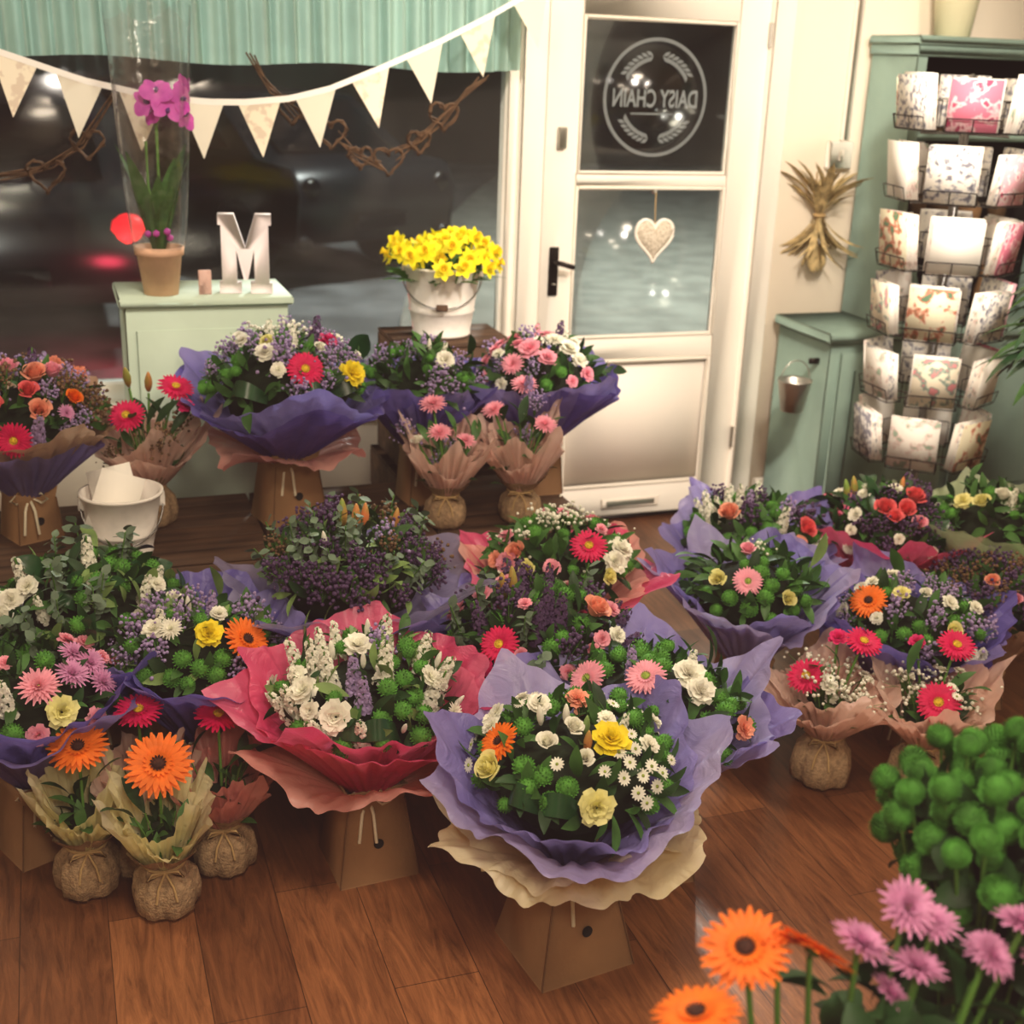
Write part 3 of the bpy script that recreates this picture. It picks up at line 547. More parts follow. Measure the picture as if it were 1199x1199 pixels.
for hx,hz,s in ((.84,1.4,.05),(.93,1.33,.04),(1.02,1.32,.05),(.72,1.47,.05),(1.12,1.38,.04),(1.2,1.46,.05),(.0,1.27,.055),(.12,1.36,.05)):
    for j in range(4): a.tube([(hx+heartpt(t)[0]*s+R.gauss(0,.003),yg-.005+R.gauss(0,.004),hz+heartpt(t)[1]*s+R.gauss(0,.003)) for t in np.linspace(0,2*pi,24,endpoint=False)],.0028,'twig',4,closed=True)
a.obj('twigs',G)
# ================= DISPLAY FURNITURE
def crate(x0,x1,y0,y1,z0,z1,name='wooden_crate',top=True):
    E=empty(name,((x0+x1)/2,(y0+y1)/2,z0)); hx=(x1-x0)/2; hy=(y1-y0)/2; h=z1-z0; a=Acc(); t=.012
    for sx in (-1,1):
        for sy in (-1,1): a.box(sx*(hx-.02)-.018,sx*(hx-.02)+.018,sy*(hy-.02)-.018,sy*(hy-.02)+.018,0,h-.013,'cratewood',.002)
    n=max(2,int(h/.12)); sh=h/n
    for i in range(n):
        a0=i*sh+.006; a1=(i+1)*sh-.014
        for sy in (-1,1): a.box(-hx,hx,sy*hy-(t if sy>0 else 0),sy*hy+(t if sy<0 else 0),a0,a1,'cratewood',.002)
        for sx in (-1,1): a.box(sx*hx-(t if sx>0 else 0),sx*hx+(t if sx<0 else 0),-hy+t,hy-t,a0,a1,'cratewood',.002)
    k=int(2*hy/.085); w=2*hy/k
    for i in range(k): a.box(-hx,hx,-hy+i*w+.003,-hy+(i+1)*w-.003,h-.012,h,'cratewood',.002)
    a.obj('slats',E,smooth=False)
for i in range(4): crate(-.42+i*.455,-.42+i*.455+.445,3.11,3.62,0,.409)
crate(.95,1.36,3.68,4.02,0,.41); crate(.97,1.34,3.70,4.0,.411,.81)
CB=empty('turquoise_cabinet',(.405,3.85,0)); a=Acc(); a.box(-.23,.23,-.13,.15,.04,.945,'turq',.004); a.box(-.245,.245,-.145,.16,.945,.97,'turq',.005); a.box(-.2,.2,-.135,-.129,.1,.88,'turq',.002); a.box(-.21,.21,-.11,.14,0,.04,'turq_d'); a.box(.12,.15,-.155,-.135,.5,.53,'steel',.004)
a.obj('cabinet_body',CB,smooth=False)
ML=empty('letter_m_ornament',(.525,3.78,.971),-.16); a=Acc(); w,h,d=.075,.225,.022
def prism(pts,m='m_white'):
    n=len(pts); V=[(x,-d,z) for x,z in pts]+[(x,d,z) for x,z in pts]; a.faces(V,[list(range(n)),list(range(2*n-1,n-1,-1))]+[(i,(i+1)%n,(i+1)%n+n,i+n) for i in range(n)],m)
prism([(-w,0),(-w+.062,0),(-w+.062,.03),(-w+.05,.03),(-w+.05,h-.10),(-.006,.04),(.006,.04),(w-.05,h-.10),(w-.05,.03),(w-.062,.03),(w-.062,0),(w,0),(w,.03),(w-.008,.03),(w-.008,h-.03),(w,h-.03),(w,h),(w-.045,h),(0,.13),(-w+.045,h),(-w,h),(-w,h-.03),(-w+.008,h-.03),(-w+.008,.03),(-w,.03)])
a.obj('letter',ML,smooth=False)
a=Acc(); a.box(-.018,.018,-.004,.004,0,.07,'w_peach',.002); a.obj('small_gift_tag',smooth=False,loc=(.405,3.76,.971))
OR=empty('potted_orchid',(.285,3.79,.971)); a=Acc(); a.lathe([(0,0),(.048,0),(.062,.11),(.068,.112),(.07,.135),(.062,.135),(.058,.11),(0,.11)],'terracotta',32); a.lathe([(0,.112),(.058,.112)],'soil',16); a.obj('terracotta_pot',OR)
a=Acc(); R=random.Random(2)
for k in range(9):
    A=k*2.4+.5; L_=R.uniform(.2,.32); a.add(tp['strap'],Matrix.Translation((.015*math.cos(A),.015*math.sin(A),.11))@Matrix.Rotation(A,4,'Z')@Matrix.Diagonal((L_,L_*1.1,L_,1)),{'A':'leaf_mid'})
a.tube([(0,0,.12),(.01,0,.3),(.01,.0,.46),(.03,-.01,.54)],.005,'stem',6); a.tube([(0.01,0.01,.12),(-.02,0,.3),(-.02,.0,.42)],.004,'stem',6)
mat('orchid','#ee6ccc',.5,transl=.3,hex2='#d450b8',scale=30)
for k in range(9):
    A=k*2.4; p=Vector((.05*math.cos(A)+.035,.035*math.sin(A)-.01,.49+.009*k)); t=Acc()
    for j,(an,wd,ln) in enumerate([(pi/2,.3,.9),(pi/2+2.2,.3,.85),(pi/2-2.2,.3,.85),(0.1,.52,.95),(pi-.1,.52,.95)]): petal(t,an,.05,ln,wd,.25,-.1,n=5,m='orchid',p=.8)
    sph(t,'p_purple',(0,-.1,.12),(.14,.2,.2),1); t.freeze(); a.add(t,frame(p,(math.cos(A)*.8+.1,math.sin(A)*.5-.8,.3),.046))
for k in range(6): a.add(tp['ball'],Matrix.Translation((.03*math.cos(k*1.1),.03*math.sin(k*1.1)-.02,.16+.004*k))@Matrix.Scale(.011,4),{'A':'orchid'})
a.obj('orchid_plant',OR)
a=Acc(); 
def cf(P,th):
    for i,t in enumerate(th): k=1+.05*math.sin(4*t)+.03*math.sin(7*t+1); P[i,:,0]*=k; P[i,:,1]*=k; P[i,-1,2]+=.03*math.sin(3*t)
    return P
a.lathe([(.073,.13),(.085,.25),(.095,.4),(.105,.6),(.115,.76)],'cellophane',40,fn=cf); a.obj('cellophane_sleeve',OR)
def bucket(E,rb,rt,h,m='white_metal',part='bucket',handle=True):
    a=Acc(); a.lathe([(0,.006),(rb*.97,.006),(rb,0),(rb+.002,.012),(rb,.014),(rb+(rt-rb)*.35,h*.35),(rb+(rt-rb)*.35+.004,h*.37),(rb+(rt-rb)*.38,h*.39),(rt,h-.01),(rt+.006,h-.006),(rt+.006,h),(rt-.002,h),(rb*.96,.012),(0,.012)],m,44)
    for sx in (-1,1): a.box(sx*rt-.008,sx*rt+.008,-.012,.012,h-.045,h-.01,m,.002)
    if handle:
        a.tube([(rt*1.03*math.cos(t),-rt*.95*math.sin(t),h-.03-.09*math.sin(t)) for t in np.linspace(0,pi,20)],.0025,'chrome',5)
        a.box(-.018,.018,-rt-.004,-rt+.004,h-.125,h-.105,'cratewood',.002)
    a.obj(part,E)
DF=empty('daffodil_bucket',(1.14,3.85,.811),-.28); bucket(DF,.09,.12,.22); a=Acc(); rnd=random.Random(21); R=rnd
for k in range(46):
    A=k*2.4; f=math.sqrt((k+.5)/46); r=.185*f; z=.30-.06*f*f+R.uniform(-.03,.03); p=Vector((r*math.cos(A),r*math.sin(A),z)); n=Vector((math.cos(A)*f*1.2+R.gauss(0,.5),math.sin(A)*f*1.2-.5+R.gauss(0,.4),.6))
    a.add(tp['daff'],frame(p,n,.038),{'A':'p_daff','C':'p_daffc'}); a.tube([(p.x*.35,p.y*.35,.1),p*.75+Vector((0,0,.04)),p-n.normalized()*.004],.003,'stem',4)
for k in range(60): A=k*2.4; a.add(tp['blade'],frame((.07*math.cos(A)*R.random(),.07*math.sin(A)*R.random(),.14),(math.cos(A)*.8,math.sin(A)*.8,1),.17),{'A':'leaf_mid'})
sph(a,'leaf_core',(0,0,.18),(.1,.1,.05),2,.2); a.obj('daffodils',DF)
WB=empty('white_bucket',(.115,3.21,.41),-.03); bucket(WB,.07,.098,.17); a=Acc()
for k,(rx,ry,yy) in enumerate(((.12,.35,-.03),(-.15,-.2,.02))):
    M=Matrix.Translation((-.015,yy,.15))@Matrix.Rotation(ry,4,'Y')@Matrix.Rotation(-.3+rx,4,'X'); a.box(-.055,.055,-.0015,.0015,-.09,.075,'paper',M=M)
a.obj('folded_paper',WB,smooth=False)
# ================= BOUQUETS
def PW(m1='w_purple',m2='w_lav',k=1.36,dz=.03,t=.05,dr=.0): return [(m1,k,dz+.01,t,dr),(m2,k*.93,dz+.01,t*.8,0)]
bouquet(.84,1.92,0,.395,.182,[('w_lav',1.42,.03,.04,.02),('w_purple',1.26,.03,.04,.0),('w_cream',1.32,-.075,.0,.04),('w_cream',1.2,-.06,.0,.03)],
 [('ger_o',-.7,.7,.8),('carn_y',.33,.72,1),('rose_y',-.74,.42,1.1),('carn_p',.22,.2,1.0),('rose_w',-.25,.65,.8),('rose_w',-.02,.78,.8),('rose_w',.1,.55,.7),('daisy',.5,.55),('daisy',.62,.45),('daisy',.7,.55),('daisy',.58,.3),('daisy',.75,.35),('daisy',.45,.42),('daisy',.66,.2),('daisy',.8,.5),('daisy',.4,.62),('daisy',.55,.68),('pom',-.5,.5),('pom',-.42,.3),('pom',-.2,.2),('pom',-.05,.35),('pom',-.3,.42),('carn_o',0,1.1,.8),('budw',-.1,.9),('budw',-.35,.9),('budg',.1,.8),('bud',.12,.65,.9),('spk_w',.5,.95,.6)],
 ['pom','pom','pom','pom','carn_s','daisy','leaf'],52,11,boxw=(.1,.062),loops=2,brot=.55)
bouquet(.54,2.31,0,.38,.185,[('w_pink',1.38,.04,.035,.01),('w_pink',1.28,.05,.03,.0),('w_salmon',1.3,-.06,.0,.04)],
 [('spk_w',-.75,.6),('spk_w',-.6,.9),('spk_w',-.8,.35),('carn_w',-.3,.3,1.1),('carn_w',-.62,.55),('spk_l',-.15,.65,.9),('spk_l',-.05,.45,.9),('spk_w',-.45,.75),('mum_w',.85,.25,.7),('pom',.35,.35),('pom',.5,.5),('pom',.2,.55),('pom',.6,.3),('pom',.4,.7),('pom',.15,.3),('carn_w',-.1,.95),('limo_l',.1,1.0),('carn_s',-.55,.35),('carn_s',-.7,.75)],
 ['pom','pom','spk_w','budw','leafl','leaf','carn_s'],42,12,loops=4,leafmix=('leafl','leaf','leafd'),brot=.3)
bouquet(-.12,2.58,0,.34,.175,PW('w_purple','w_deep',1.45,.06,.04),[('mum_m',.45,.6,1.1),('mum_m',.65,.75,1.1),('mum_m',.75,.5),('mum_m',.5,.85),('mum_l',.1,.5,1.1),('carn_p',.3,.25),('spk_w',-.4,.7),('pom',.2,.8)],['pom','leaf','leafd','spk_w','carn_t'],32,13)
bouquet(.235,2.63,0,.37,.17,PW('w_deep','w_purple',1.45,.04,.03),[('ger_o',.55,.55,1.05),('carn_y',.12,.6,.9),('spk_w',-.45,.85,.8),('mum_w',-.3,.7,.8),('budw',-.1,1),('spk_l',.2,1,.8),('carn_w',-.5,.75,.8),('pom',0,.3),('pom',-.2,.4),('pom',-.35,.2),('pom',.2,.2),('pom',.3,.4)],['pom','pom','limo_l','leafl','leaf','carn_s'],44,14,leafmix=('leafl','leaf','leafd'))
bouquet(.02,2.83,0,.40,.22,[('w_dpurple',1.15,-.02,.03,.02)],[('spk_w',-.85,.7,1.0),('spk_w',-.65,.9,1.1),('spk_w',.0,.95,1.1),('spk_w',.55,.6,.8),('spk_w',.7,.8,.7),('carn_w',-.8,.5),('carn_w',-.7,.65,.9),('carn_w',.75,.5,.7),('carn_w',.6,.65,.7),('spk_w',-.5,.5,.7),('carn_w',-.55,.75,.8)],['pom','leafw','eucal','leafl','leafw','leaf','pom'],48,15,nleaf=190,leafmix=('leafd','leafw','leaf','leafl'))
bouquet(.61,2.77,0,.47,.20,[('w_gauze',1.5,.0,.0,.0),('w_purple',1.42,-.04,.0,.0)],[('bud',.05,.9,1.3),('bud',-.1,1,1.3),('bud',.15,1,1.1),('bud',.5,1.1),('budw',-.3,.7),('limo_l',.4,.8)],['limo','limo','eucal','eucal','leafd','limo','brown','leaf'],56,16,nleaf=160,leafmix=('leafd','leaf','leafl'))
bouquet(1.15,2.79,0,.43,.18,[('w_pink',1.42,.03,.02,.02),('w_salmon',1.25,.02,.0,.02)],[('ger_p',.35,.6,.95),('carn_w',.75,.7,1.1),('carn_w',.68,.45),('carn_l',-.65,.35,.9),('rose_p',-.55,.5,.9),('rose_y',-.4,.3,.9),('rose_y',.6,.25,.8),('gyp',.2,1.1),('gyp',-.3,1.1),('gyp',-.05,.95),('carn_o',-.8,.4,.8)],['pom','pom','leafl','leaf','carn_t','gyp'],44,17)
bouquet(.98,2.49,0,.37,.20,PW('w_deep','w_purple',1.35,.0,.02),[('ger_p',-.38,.38,.9),('rose_p',.6,.85,1.1),('carn_w',.82,.6,.7),('rose_l',.55,.35,.7),('rose_l',-.15,.3,.6),('carn_h',-.5,.15,.6),('bud',-.4,1.0,1.2),('bud',-.3,1.1,1.2),('spk_d',.1,.8),('spk_d',.0,.6),('spk_d',.25,.7)],['limo','pom','pom','leafd','spk_d','eucal','leaf','carn_t'],56,18,nleaf=170,leafmix=('leafd','leaf','leafd'))
bouquet(1.11,2.13,0,.365,.19,PW('w_purple','w_lav',1.36,.02,.03),[('ger_l',-.7,.75,.95),('ger_l',-.12,.72,.95),('carn_w',.3,.8,1.1),('carn_w',.42,.65),('spk_w',.35,.95,.8),('carn_o',.85,.35,.9),('carn_o',-.7,.4,.7),('pom',0,.45),('pom',.2,.4),('pom',-.2,.4),('pom',.1,.25),('spk_l',-.3,.9,.8)],['pom','pom','pom','leafd','leafl'],46,19,loops=4,leafmix=('leafd','leaf'))
bouquet(1.62,2.64,0,.375,.165,PW('w_lav','w_purple',1.42,.03,.04),[('ger_l',-.05,.45,.85),('rose_y',-.45,.45,.9),('rose_y',.5,.3,.8),('rose_l',-.1,.9,.8),('gyp',0,1,.8),('pom',.3,.5),('pom',-.3,.25),('pom',.65,.5)],['pom','pom','pom','leaf','leafl'],44,20,boxw=(.075,.055))
bouquet(1.84,3.02,0,.35,.185,PW('w_purple','w_lav',1.35,.02,.04),[('rose_p',-.35,.65,1.1),('rose_p',.6,.3,1.1),('rose_c',.72,.65),('spk_w',-.45,1,.8),('spk_w',-.6,.9,.7),('spk_l',-.1,.9,.8),('limo_l',.5,.9),('pom',.2,.6),('pom',.3,.8),('spk_w',-.7,.6,.7)],['pom','pom','leafd','limo','leaf','spk_w'],44,21,boxw=(.07,.055))
bouquet(2.23,2.95,0,.37,.18,[('w_pink',1.4,.03,.0,.0),('w_pink',1.2,.0,.0,.0)],[('rose_c',.4,.95,1.1),('rose_c',.0,.6,1.1),('rose_c',.3,.65),('rose_c',.15,.5,.8),('rose_l',.5,.5,.8),('bud',-.6,.95,1.2),('bud',-.5,1.0,1.2),('bud',.2,1.2),('spk_d',.6,1.0)],['leafd','leafw','limo','leafd','leaf','carn_s'],42,22,nleaf=170,leafmix=('leafd','leafw','leaf'),boxw=(.07,.055))
bouquet(2.01,2.48,0,.295,.175,PW('w_purple','w_deep',1.42,.03,.03),[('ger_o',-.6,.65,.95),('rose_y',.5,.4,.9),('carn_p',-.2,.75,.7),('rose_w',.1,.8,.7),('pom',.1,.45),('pom',-.1,.3),('pom',.2,.25)],['pom','pom','leaf','leafd','limo_l','carn_s'],40,23,boxw=(.07,.055))
bouquet(2.33,2.58,0,.28,.15,[('w_brown',1.2,.0,.0,.0)],[('rose_p',0,.7,.7),('rose_l',.4,.5,.6)],['brown','limo','limo','brown','leaf'],36,24,boxw=(.06,.05),leafmix=('leafd','leaf'))
bouquet(2.52,2.86,0,.40,.16,[('w_green',1.75,.05,.0,.0),('w_green',1.5,.02,.0,.0)],[('rose_y',-.1,.6),('rose_w',.2,.8),('spk_w',.4,.8,.8),('carn_p',-.4,.6,.8)],['pom','leafl','leafl','leaf','leaf'],40,25,boxw=(.06,.05))
Zt=.41
bouquet(.565,3.37,Zt,.785,.21,[('w_deep',1.32,-.01,.0,.02),('w_purple',1.3,.0,.01,.0),('w_salmon',1.0,-.14,-.03,.04)],[('ger_p',.22,.4,1.0),('carn_y',.75,.42,1.1),('carn_w',-.22,.6,.9),('rose_y',-.2,.75,.8),('carn_h',.5,.9,.8),('gyp',-.3,1.1),('gyp',.1,1.1),('spk_w',.1,1.0,.8),('spk_d',.4,1.1),('limo_l',.55,.9),('pom',-.6,.7),('pom',-.75,.5),('rose_w',.4,.7,.7),('carn_s',-.5,.9),('spk_w',-.2,1.05,.8)],['pom','pom','leafd','leaf','leafw','limo_l','carn_s'],50,26,loops=3,boxw=(.08,.06),zp=1.0)
bouquet(.97,3.45,Zt,.755,.155,PW('w_deep','w_purple',1.25,.0,.03),[('carn_w',.35,.6,.9),('spk_w',.4,.9,.6),('budw',.1,.9),('spk_l',.0,1,.7)],['pom','pom','leaf','limo_l','leafd'],38,27,boxw=(.06,.05),zp=1.0)
bouquet(1.33,3.45,Zt,.755,.165,PW('w_purple','w_deep',1.5,.0,.0,.0),[('mum_w',.2,.9,1),('carn_w',.45,.75),('carn_l',-.2,.65),('mum_l',-.45,.4,.9),('spk_w',.4,1,.8),('carn_w',.6,.55,.8),('spk_d',.3,1.1),('spk_p',-.1,1.1,.8),('carn_l',.1,.5,.8)],['pom','leaf','leafd','carn_t','limo_l','carn_s'],42,28,boxw=(.06,.05),zp=1.0)
bouquet(-.11,3.40,Zt,.72,.195,[('w_brown',1.25,.02,.02,.0),('w_purple',1.1,-.04,-.02,.0)],[('rose_p',.2,.8,1.1),('rose_l',-.1,.95),('rose_l',.4,.9),('rose_c',.1,.55,.9),('rose_o',.6,.5),('ger_p',-.1,.05,.9),('spk_l',-.3,.9),('carn_o',-.4,.8),('spk_d',.2,1.0),('mum_m',.5,.3,.7),('rose_c',-.3,.4)],['rose_p','limo_l','brown','leafd','spk_l','leaf','leafd'],45,29,boxw=(.06,.05))
pot(-.03,2.38,0,[('ger_o',0.0,-.01,.335,1.15,-.1,-.5)],'w_yellow',seed=31,wf=.10,fill=('leaf','leafd'),nfill=4,ft=.24)
pot(.115,2.27,0,[('ger_o',0.0,-.01,.335,1.3,.0,-.9)],'w_yellow',seed=32,wf=.10,fill=('leaf','leafd'),nfill=4,ft=.24)
pot(.245,2.38,0,[('ger_p',0.0,-.0,.36,1.0,.1,-.25)],'w_salmon',seed=33,wf=.11,fill=('leaf','leafd'),nfill=6,ft=.26)
pot(.09,2.415,0,[('ger_p',0.0,0,.375,1.0,.0,-.3)],'w_peach',seed=34,wf=.09,fill=('leaf','leafd'),nfill=4,ft=.26)
pot(1.68,2.33,0,[('ger_p',-.06,-.05,.35,.95,-.3,-.8),('ger_p',.06,.04,.42,.95,.2,-.35),('gyp',-.05,.03,.30),('gyp',0,0,.28),('gyp',.05,-.04,.26),('carn_h',.0,.06,.41,.7)],'w_peach',seed=35,wf=.15,fill=('gyp','daisy','leaf','carn_s'),nfill=22,ft=.30,rp=.068,hp=.14,dz=-.055)
pot(1.89,2.23,0,[('ger_p',.02,-.07,.33,1.05,0,-1.0),('ger_p',.04,.05,.43,.95,.2,-.5),('gyp',-.05,.03,.30),('gyp',0,0,.28),('gyp',.07,-.02,.27),('carn_h',-.05,.05,.42,.6)],'w_peach',seed=36,wf=.15,fill=('gyp','daisy','leaf','carn_s'),nfill=22,ft=.30,rp=.068,hp=.14,dz=-.06)
pot(.975,3.22,Zt,[('mum_l',0,.02,.31,1.0),('mum_l',.02,-.05,.25,.9),('mum_l',.09,-.02,.22,.8),('limo_l',-.06,.03,.2),('rose_w',-.04,-.03,.22,.7)],'w_peach',seed=37,wf=.12,fill=('limo_l','leaf','leaf'),nfill=12,ft=.26,name='flower_gift_pot',wh=.14,hp=.1,rp=.055,dx=-.04,dz=.03)
pot(1.19,3.21,Zt,[('mum_l',.02,.05,.34,1.0),('mum_l',-.06,-.01,.28,.9),('mum_l',.08,-.03,.25,.95),('limo_l',.05,.05,.25),('spk_l',.03,.06,.28)],'w_peach',seed=38,wf=.12,fill=('limo_l','leaf','leafd'),nfill=12,ft=.28,name='flower_gift_pot',wh=.15,hp=.1,rp=.055,dx=-.02,dz=.04)
pot(.20,3.42,Zt,[('ger_p',-.05,-.05,.32,1.0,-.3,-.9),('ger_p',.08,.0,.38,1.0,.2,-.5),('bud',-.04,.03,.38,1.2),('bud',.01,.05,.36,1.2),('carn_h',.1,-.05,.34,.7)],'w_peach',seed=39,wf=.15,fill=('brown','leaf','leafd'),nfill=16,ft=.3,name='flower_gift_pot',wh=.14)
# ================= FOREGROUND BUCKETS
FB=empty('chrysanthemum_bucket',(1.07,1.07,0)); bucket(FB,.085,.11,.34,'turq_d',handle=False); a=Acc(); rnd=random.Random(41); R=rnd; pts=[]
oz=.765; n=0; tries=0
while n<95 and tries<6000:
    tries+=1
    z=R.uniform(-.5,1); t=R.uniform(0,6.28); rr=math.sqrt(1-z*z); kk=R.uniform(.62,1.12); p=Vector((.15*rr*math.cos(t)*kk,.15*rr*math.sin(t)*kk,oz+.115*z*kk))
    if any((p-q).length<.037 for q in pts) : continue
    pts.append(p); n+=1; a.add(tp['pomn'],frame(p,(p.x*4+R.gauss(0,.2),p.y*4+R.gauss(0,.2),.5),R.uniform(.018,.026)),{'A':'pom_near'}); a.tube([(p.x*.3,p.y*.3,.3),(p.x*.6,p.y*.6,.6),p],.0025,'stem',4)
for k in range(280):
    A=R.uniform(0,6.28); z=R.uniform(.45,.82); r=R.uniform(.03,.11); a.add(tp['leafw'],frame((r*math.cos(A),r*math.sin(A),z),(math.cos(A),math.sin(A),.4),R.uniform(.05,.08)),{'A':'leaf_dark'})
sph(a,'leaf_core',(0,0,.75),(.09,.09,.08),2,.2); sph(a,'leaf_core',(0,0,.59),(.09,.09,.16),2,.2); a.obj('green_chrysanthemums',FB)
GB=empty('gerbera_and_spray_bucket',(.74,.92,0)); bucket(GB,.085,.11,.34,'turq_d',handle=False); a=Acc(); rnd=random.Random(42); R=rnd
def stemmed(kind,x,y,z,s,n,lean=.3):
    t,mp,sz=K(kind); p=Vector((x-.74,y-.92,z)); nv=Vector(n); a.add(tp[t],frame(p,nv,s),mp); a.tube([(p.x*lean,p.y*lean,.25),(p.x*.8,p.y*.8,z-.14),p-nv.normalized()*.01],.0035,'stem',6)
stemmed('ger_o',.655,1.0,.74,.052,(-.3,-.25,.9)); stemmed('ger_o',.725,.975,.742,.05,(.6,.3,.7)); stemmed('ger_o',.56,.93,.735,.048,(-.2,.2,1)); stemmed('ger_o',.70,1.01,.73,.045,(.1,.6,.7))
for x,y,z,s in ((.83,.96,.785,.036),(.775,.96,.75,.036),(.83,.93,.728,.034),(.94,.905,.78,.034),(.965,.88,.74,.034),(.80,.93,.70,.028),(.92,.93,.73,.028),(.86,.95,.765,.03),(.90,.90,.75,.03)): stemmed('mum_m',x,y,z,s,(R.gauss(0,.4),R.gauss(-.3,.3),1))
for k in range(90):
    A=R.uniform(0,6.28); r=R.uniform(.02,.1); a.add(tp['leafw'],frame((r*math.cos(A)+.08,r*math.sin(A)-.0,R.uniform(.5,.68)),(math.cos(A)*.6,math.sin(A)*.6,.8),R.uniform(.05,.08)),{'A':'leaf_dark'})
a.obj('gerberas_and_spray_chrysanthemums',GB)
# ================= STREET OUTSIDE
mat('asphalt','#4a4b4c',.6,var=.6,scale=2.2,bump=.3,bscale=40); mat('pave','#9a9c92',.8,var=.2,scale=4)
a=Acc(); a.box(-25,30,YW+.15,40,-.25,-.15,'asphalt'); a.obj('street_ground',smooth=False)
a=Acc(); V=[];n=24
for i in range(n):
    t=i/(n-1); yy=YW+.16+t*16; xl=1.25+1.2*math.sin(t*2.2)+5*t*t
    V+=[(xl,yy,-.15),(xl,yy,-.06),(30,yy,-.06)]
F=[]
for i in range(n-1):
    for j in range(2): F.append((i*3+j,i*3+j+1,i*3+4+j,i*3+3+j))
a.faces(V,F,'pave'); a.obj('pavement',smooth=False)
a=Acc(); mat('brick_night','#3a302a',.9,var=.4,scale=1.2)
a.box(-25,30,22,22.5,-.15,8,'brick_night'); a.obj('building_across_street',smooth=False)
def car(x,y,rz,lights=True):
    E=empty('parked_car',(x,y,-.15),rz); a=Acc(); prof=[(-2.1,.35),(-2.15,.75),(-2.05,.95),(-1.6,1.0),(-1.0,1.42),(.6,1.45),(1.5,1.0),(2.0,.85),(2.1,.5),(2.05,.3)]
    n=len(prof); ws=(-.84,-.8,.8,.84)
    V=[]
    for w in ws:
        for (px,pz) in prof: V.append((w*(1-.14*max(0,pz-.95)/.5), px, pz if abs(w)<.82 else .3+(pz-.3)*.96))
    F=[]
    for k in range(3):
        for i in range(n): F.append((k*n+i,k*n+(i+1)%n,(k+1)*n+(i+1)%n,(k+1)*n+i))
    F.append(list(range(n))); F.append(list(range(3*n,4*n))[::-1]); a.faces(V,F,'carpaint')
    a.faces([(-.6,-1.64,1.01),(.6,-1.64,1.01),(.55,-1.06,1.41),(-.55,-1.06,1.41)],[(0,1,2,3)],'carglass')
    for sx in (-1,1):
        a.faces([(sx*.845,-1.3,1.02),(sx*.845,1.2,1.02),(sx*.79,.55,1.36),(sx*.79,-.9,1.36)],[(0,1,2,3)],'carglass')
        for yy in (-1.35,1.35):
            pr=[(0,-.1),(.31,-.1),(.33,-.06),(.33,.06),(.31,.1),(0,.1)]; a.lathe(pr,'rubber',24,fn=lambda P,t,sx=sx,yy=yy:np.stack([P[...,2]+sx*.76,P[...,0]+yy,P[...,1]+.33],-1))
        sph(a,'tail' if lights else 'carglass',(sx*.7,-2.12,.78),(.1,.05,.09),2)
        sph(a,'tail' if lights else 'carglass',(sx*.76,-2.1,.37),(.085,.05,.07),2)
    a.box(-.26,.26,-2.17,-2.14,.45,.56,'carglass',.005); a.obj('car_body',E)
car(-.28,9.9,0,True); car(1.5,12.2,.5,False)
SL=empty('street_lamp',(7.5,12.5,-.05)); a=Acc(); a.tube([(0,0,0),(0,0,4.8),(-.3,-.2,5.1),(-.9,-.5,5.15)],.06,'iron',10); a.box(-1.2,-.7,-.62,-.38,5.08,5.18,'iron',.02); a.obj('lamp_post',SL)
# ================= LIGHTS
def area(name,loc,size,power,col,rot=(0,0,0)):
    l=bpy.data.lights.new(name,'AREA'); l.shape='DISK'; l.size=size; l.energy=power; l.color=col; o=bpy.data.objects.new(name,l); o.location=loc; o.rotation_euler=rot; SC.collection.objects.link(o)
def spot(name,loc,tgt,power,ang,col,blend=.7):
    l=bpy.data.lights.new(name,'SPOT'); l.energy=power; l.color=col; l.spot_size=math.radians(ang); l.spot_blend=blend; l.shadow_soft_size=.12; o=bpy.data.objects.new(name,l); o.location=loc
    o.rotation_euler=(Vector(tgt)-Vector(loc)).to_track_quat('-Z','Y').to_euler(); SC.collection.objects.link(o)
WC=(1,.82,.62)
area('front_fill_light',(.4,1.0,2.44),.5,26,WC); area('front_fill_light',(1.9,2.6,2.44),.45,25,WC); area('front_fill_light',(-.6,2.4,2.44),.4,12,WC); area('front_fill_light',(2.6,.8,2.44),.4,14,WC)
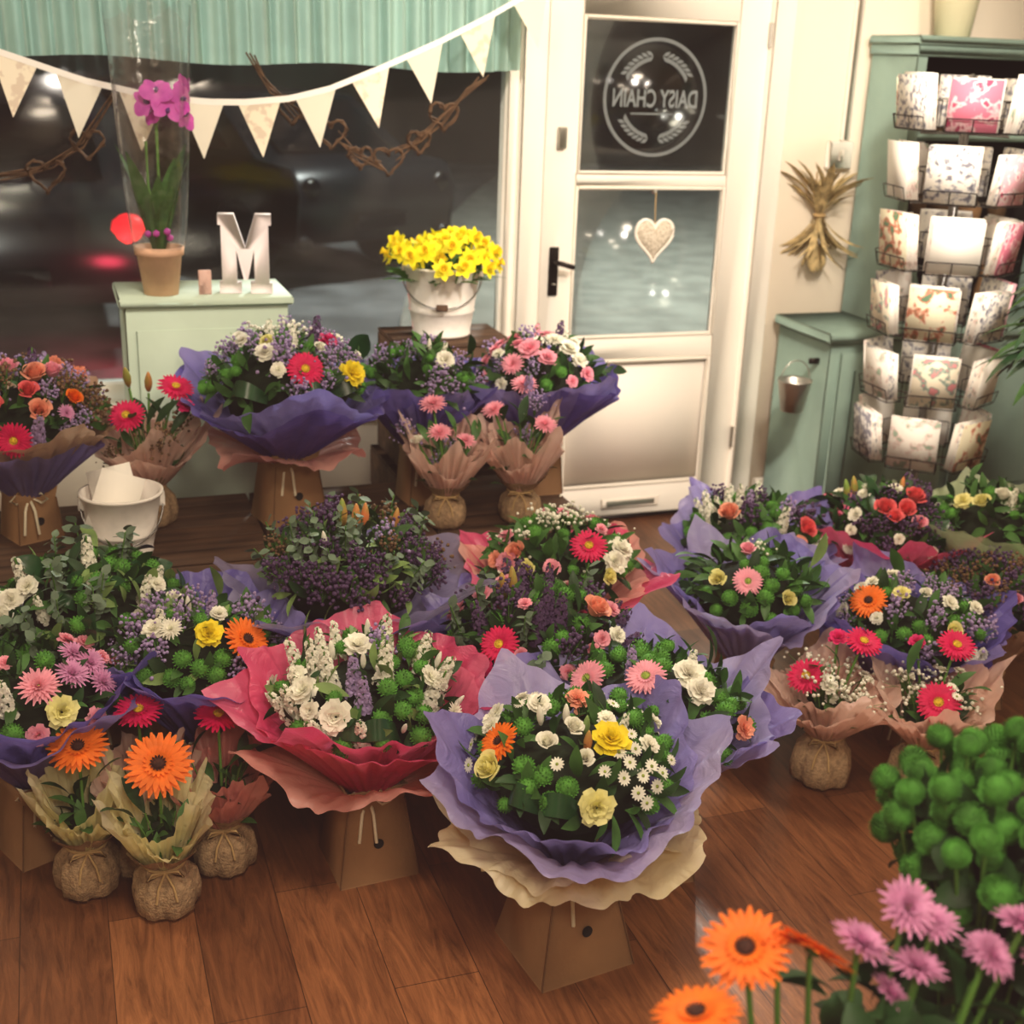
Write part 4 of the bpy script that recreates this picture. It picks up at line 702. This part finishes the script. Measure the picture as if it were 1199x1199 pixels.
area('front_fill_light',(.3,-.6,2.4),.6,30,WC,(math.radians(38),0,math.radians(-15)))  # unseen fill lamp behind the camera, added to brighten sides facing it
spot('wall_fill_spot',(1.7,2.0,2.42),(2.1,4.2,1.3),190,80,(1,.87,.74)); spot('wall_fill_spot',(.3,2.4,2.42),(.35,4.1,1.6),66,80,(1,.9,.8)); spot('wall_fill_spot',(2.5,1.9,2.42),(2.85,3.9,1.2),75,65,(1,.88,.76))  # fill spots without fixtures, added to brighten door, curtain and dresser
def pl(n,e,c,loc,s=.2):
    l=bpy.data.lights.new(n,'POINT'); l.energy=e; l.color=c; l.shadow_soft_size=s; o=bpy.data.objects.new(n,l); o.location=loc; SC.collection.objects.link(o)
pl('street_lamp_light',2300,(1,.98,.9),(3.6,9.0,4.4)); pl('car_tail_glow',26,(1,.05,.1),(.34,7.5,.3),.08)
w=bpy.data.worlds.new('night_sky'); SC.world=w; w.use_nodes=True; w.node_tree.nodes['Background'].inputs[0].default_value=(.05,.055,.065,1); w.node_tree.nodes['Background'].inputs[1].default_value=.8
vs=SC.view_settings; vs.view_transform='Standard'; vs.exposure=.05
# ================= CAMERA
H,Pp,Rr=math.radians(20),math.radians(19.6),math.radians(2.2)
f=Vector((math.sin(H)*math.cos(Pp),math.cos(H)*math.cos(Pp),-math.sin(Pp))); r0=Vector((math.cos(H),-math.sin(H),0)); u0=r0.cross(f)
r=math.cos(Rr)*r0+math.sin(Rr)*u0; u=-math.sin(Rr)*r0+math.cos(Rr)*u0
cam=bpy.data.cameras.new('camera'); co=bpy.data.objects.new('camera',cam); SC.collection.objects.link(co)
cam.sensor_width=36; cam.lens=1500/1199*36; cam.clip_start=.05
cam.dof.use_dof=True; cam.dof.focus_distance=2.5; cam.dof.aperture_fstop=3.6
M=Matrix.Identity(4)
for i in range(3): M[i][0]=r[i];M[i][1]=u[i];M[i][2]=-f[i]
M.translation=(0,0,1.65); co.matrix_world=M; SC.camera=co
try:
    vs.use_curve_mapping=True; cm=vs.curve_mapping; cm.black_level=(-.015,-.009,-.008); cm.update()
except Exception as e: print('curve',e)
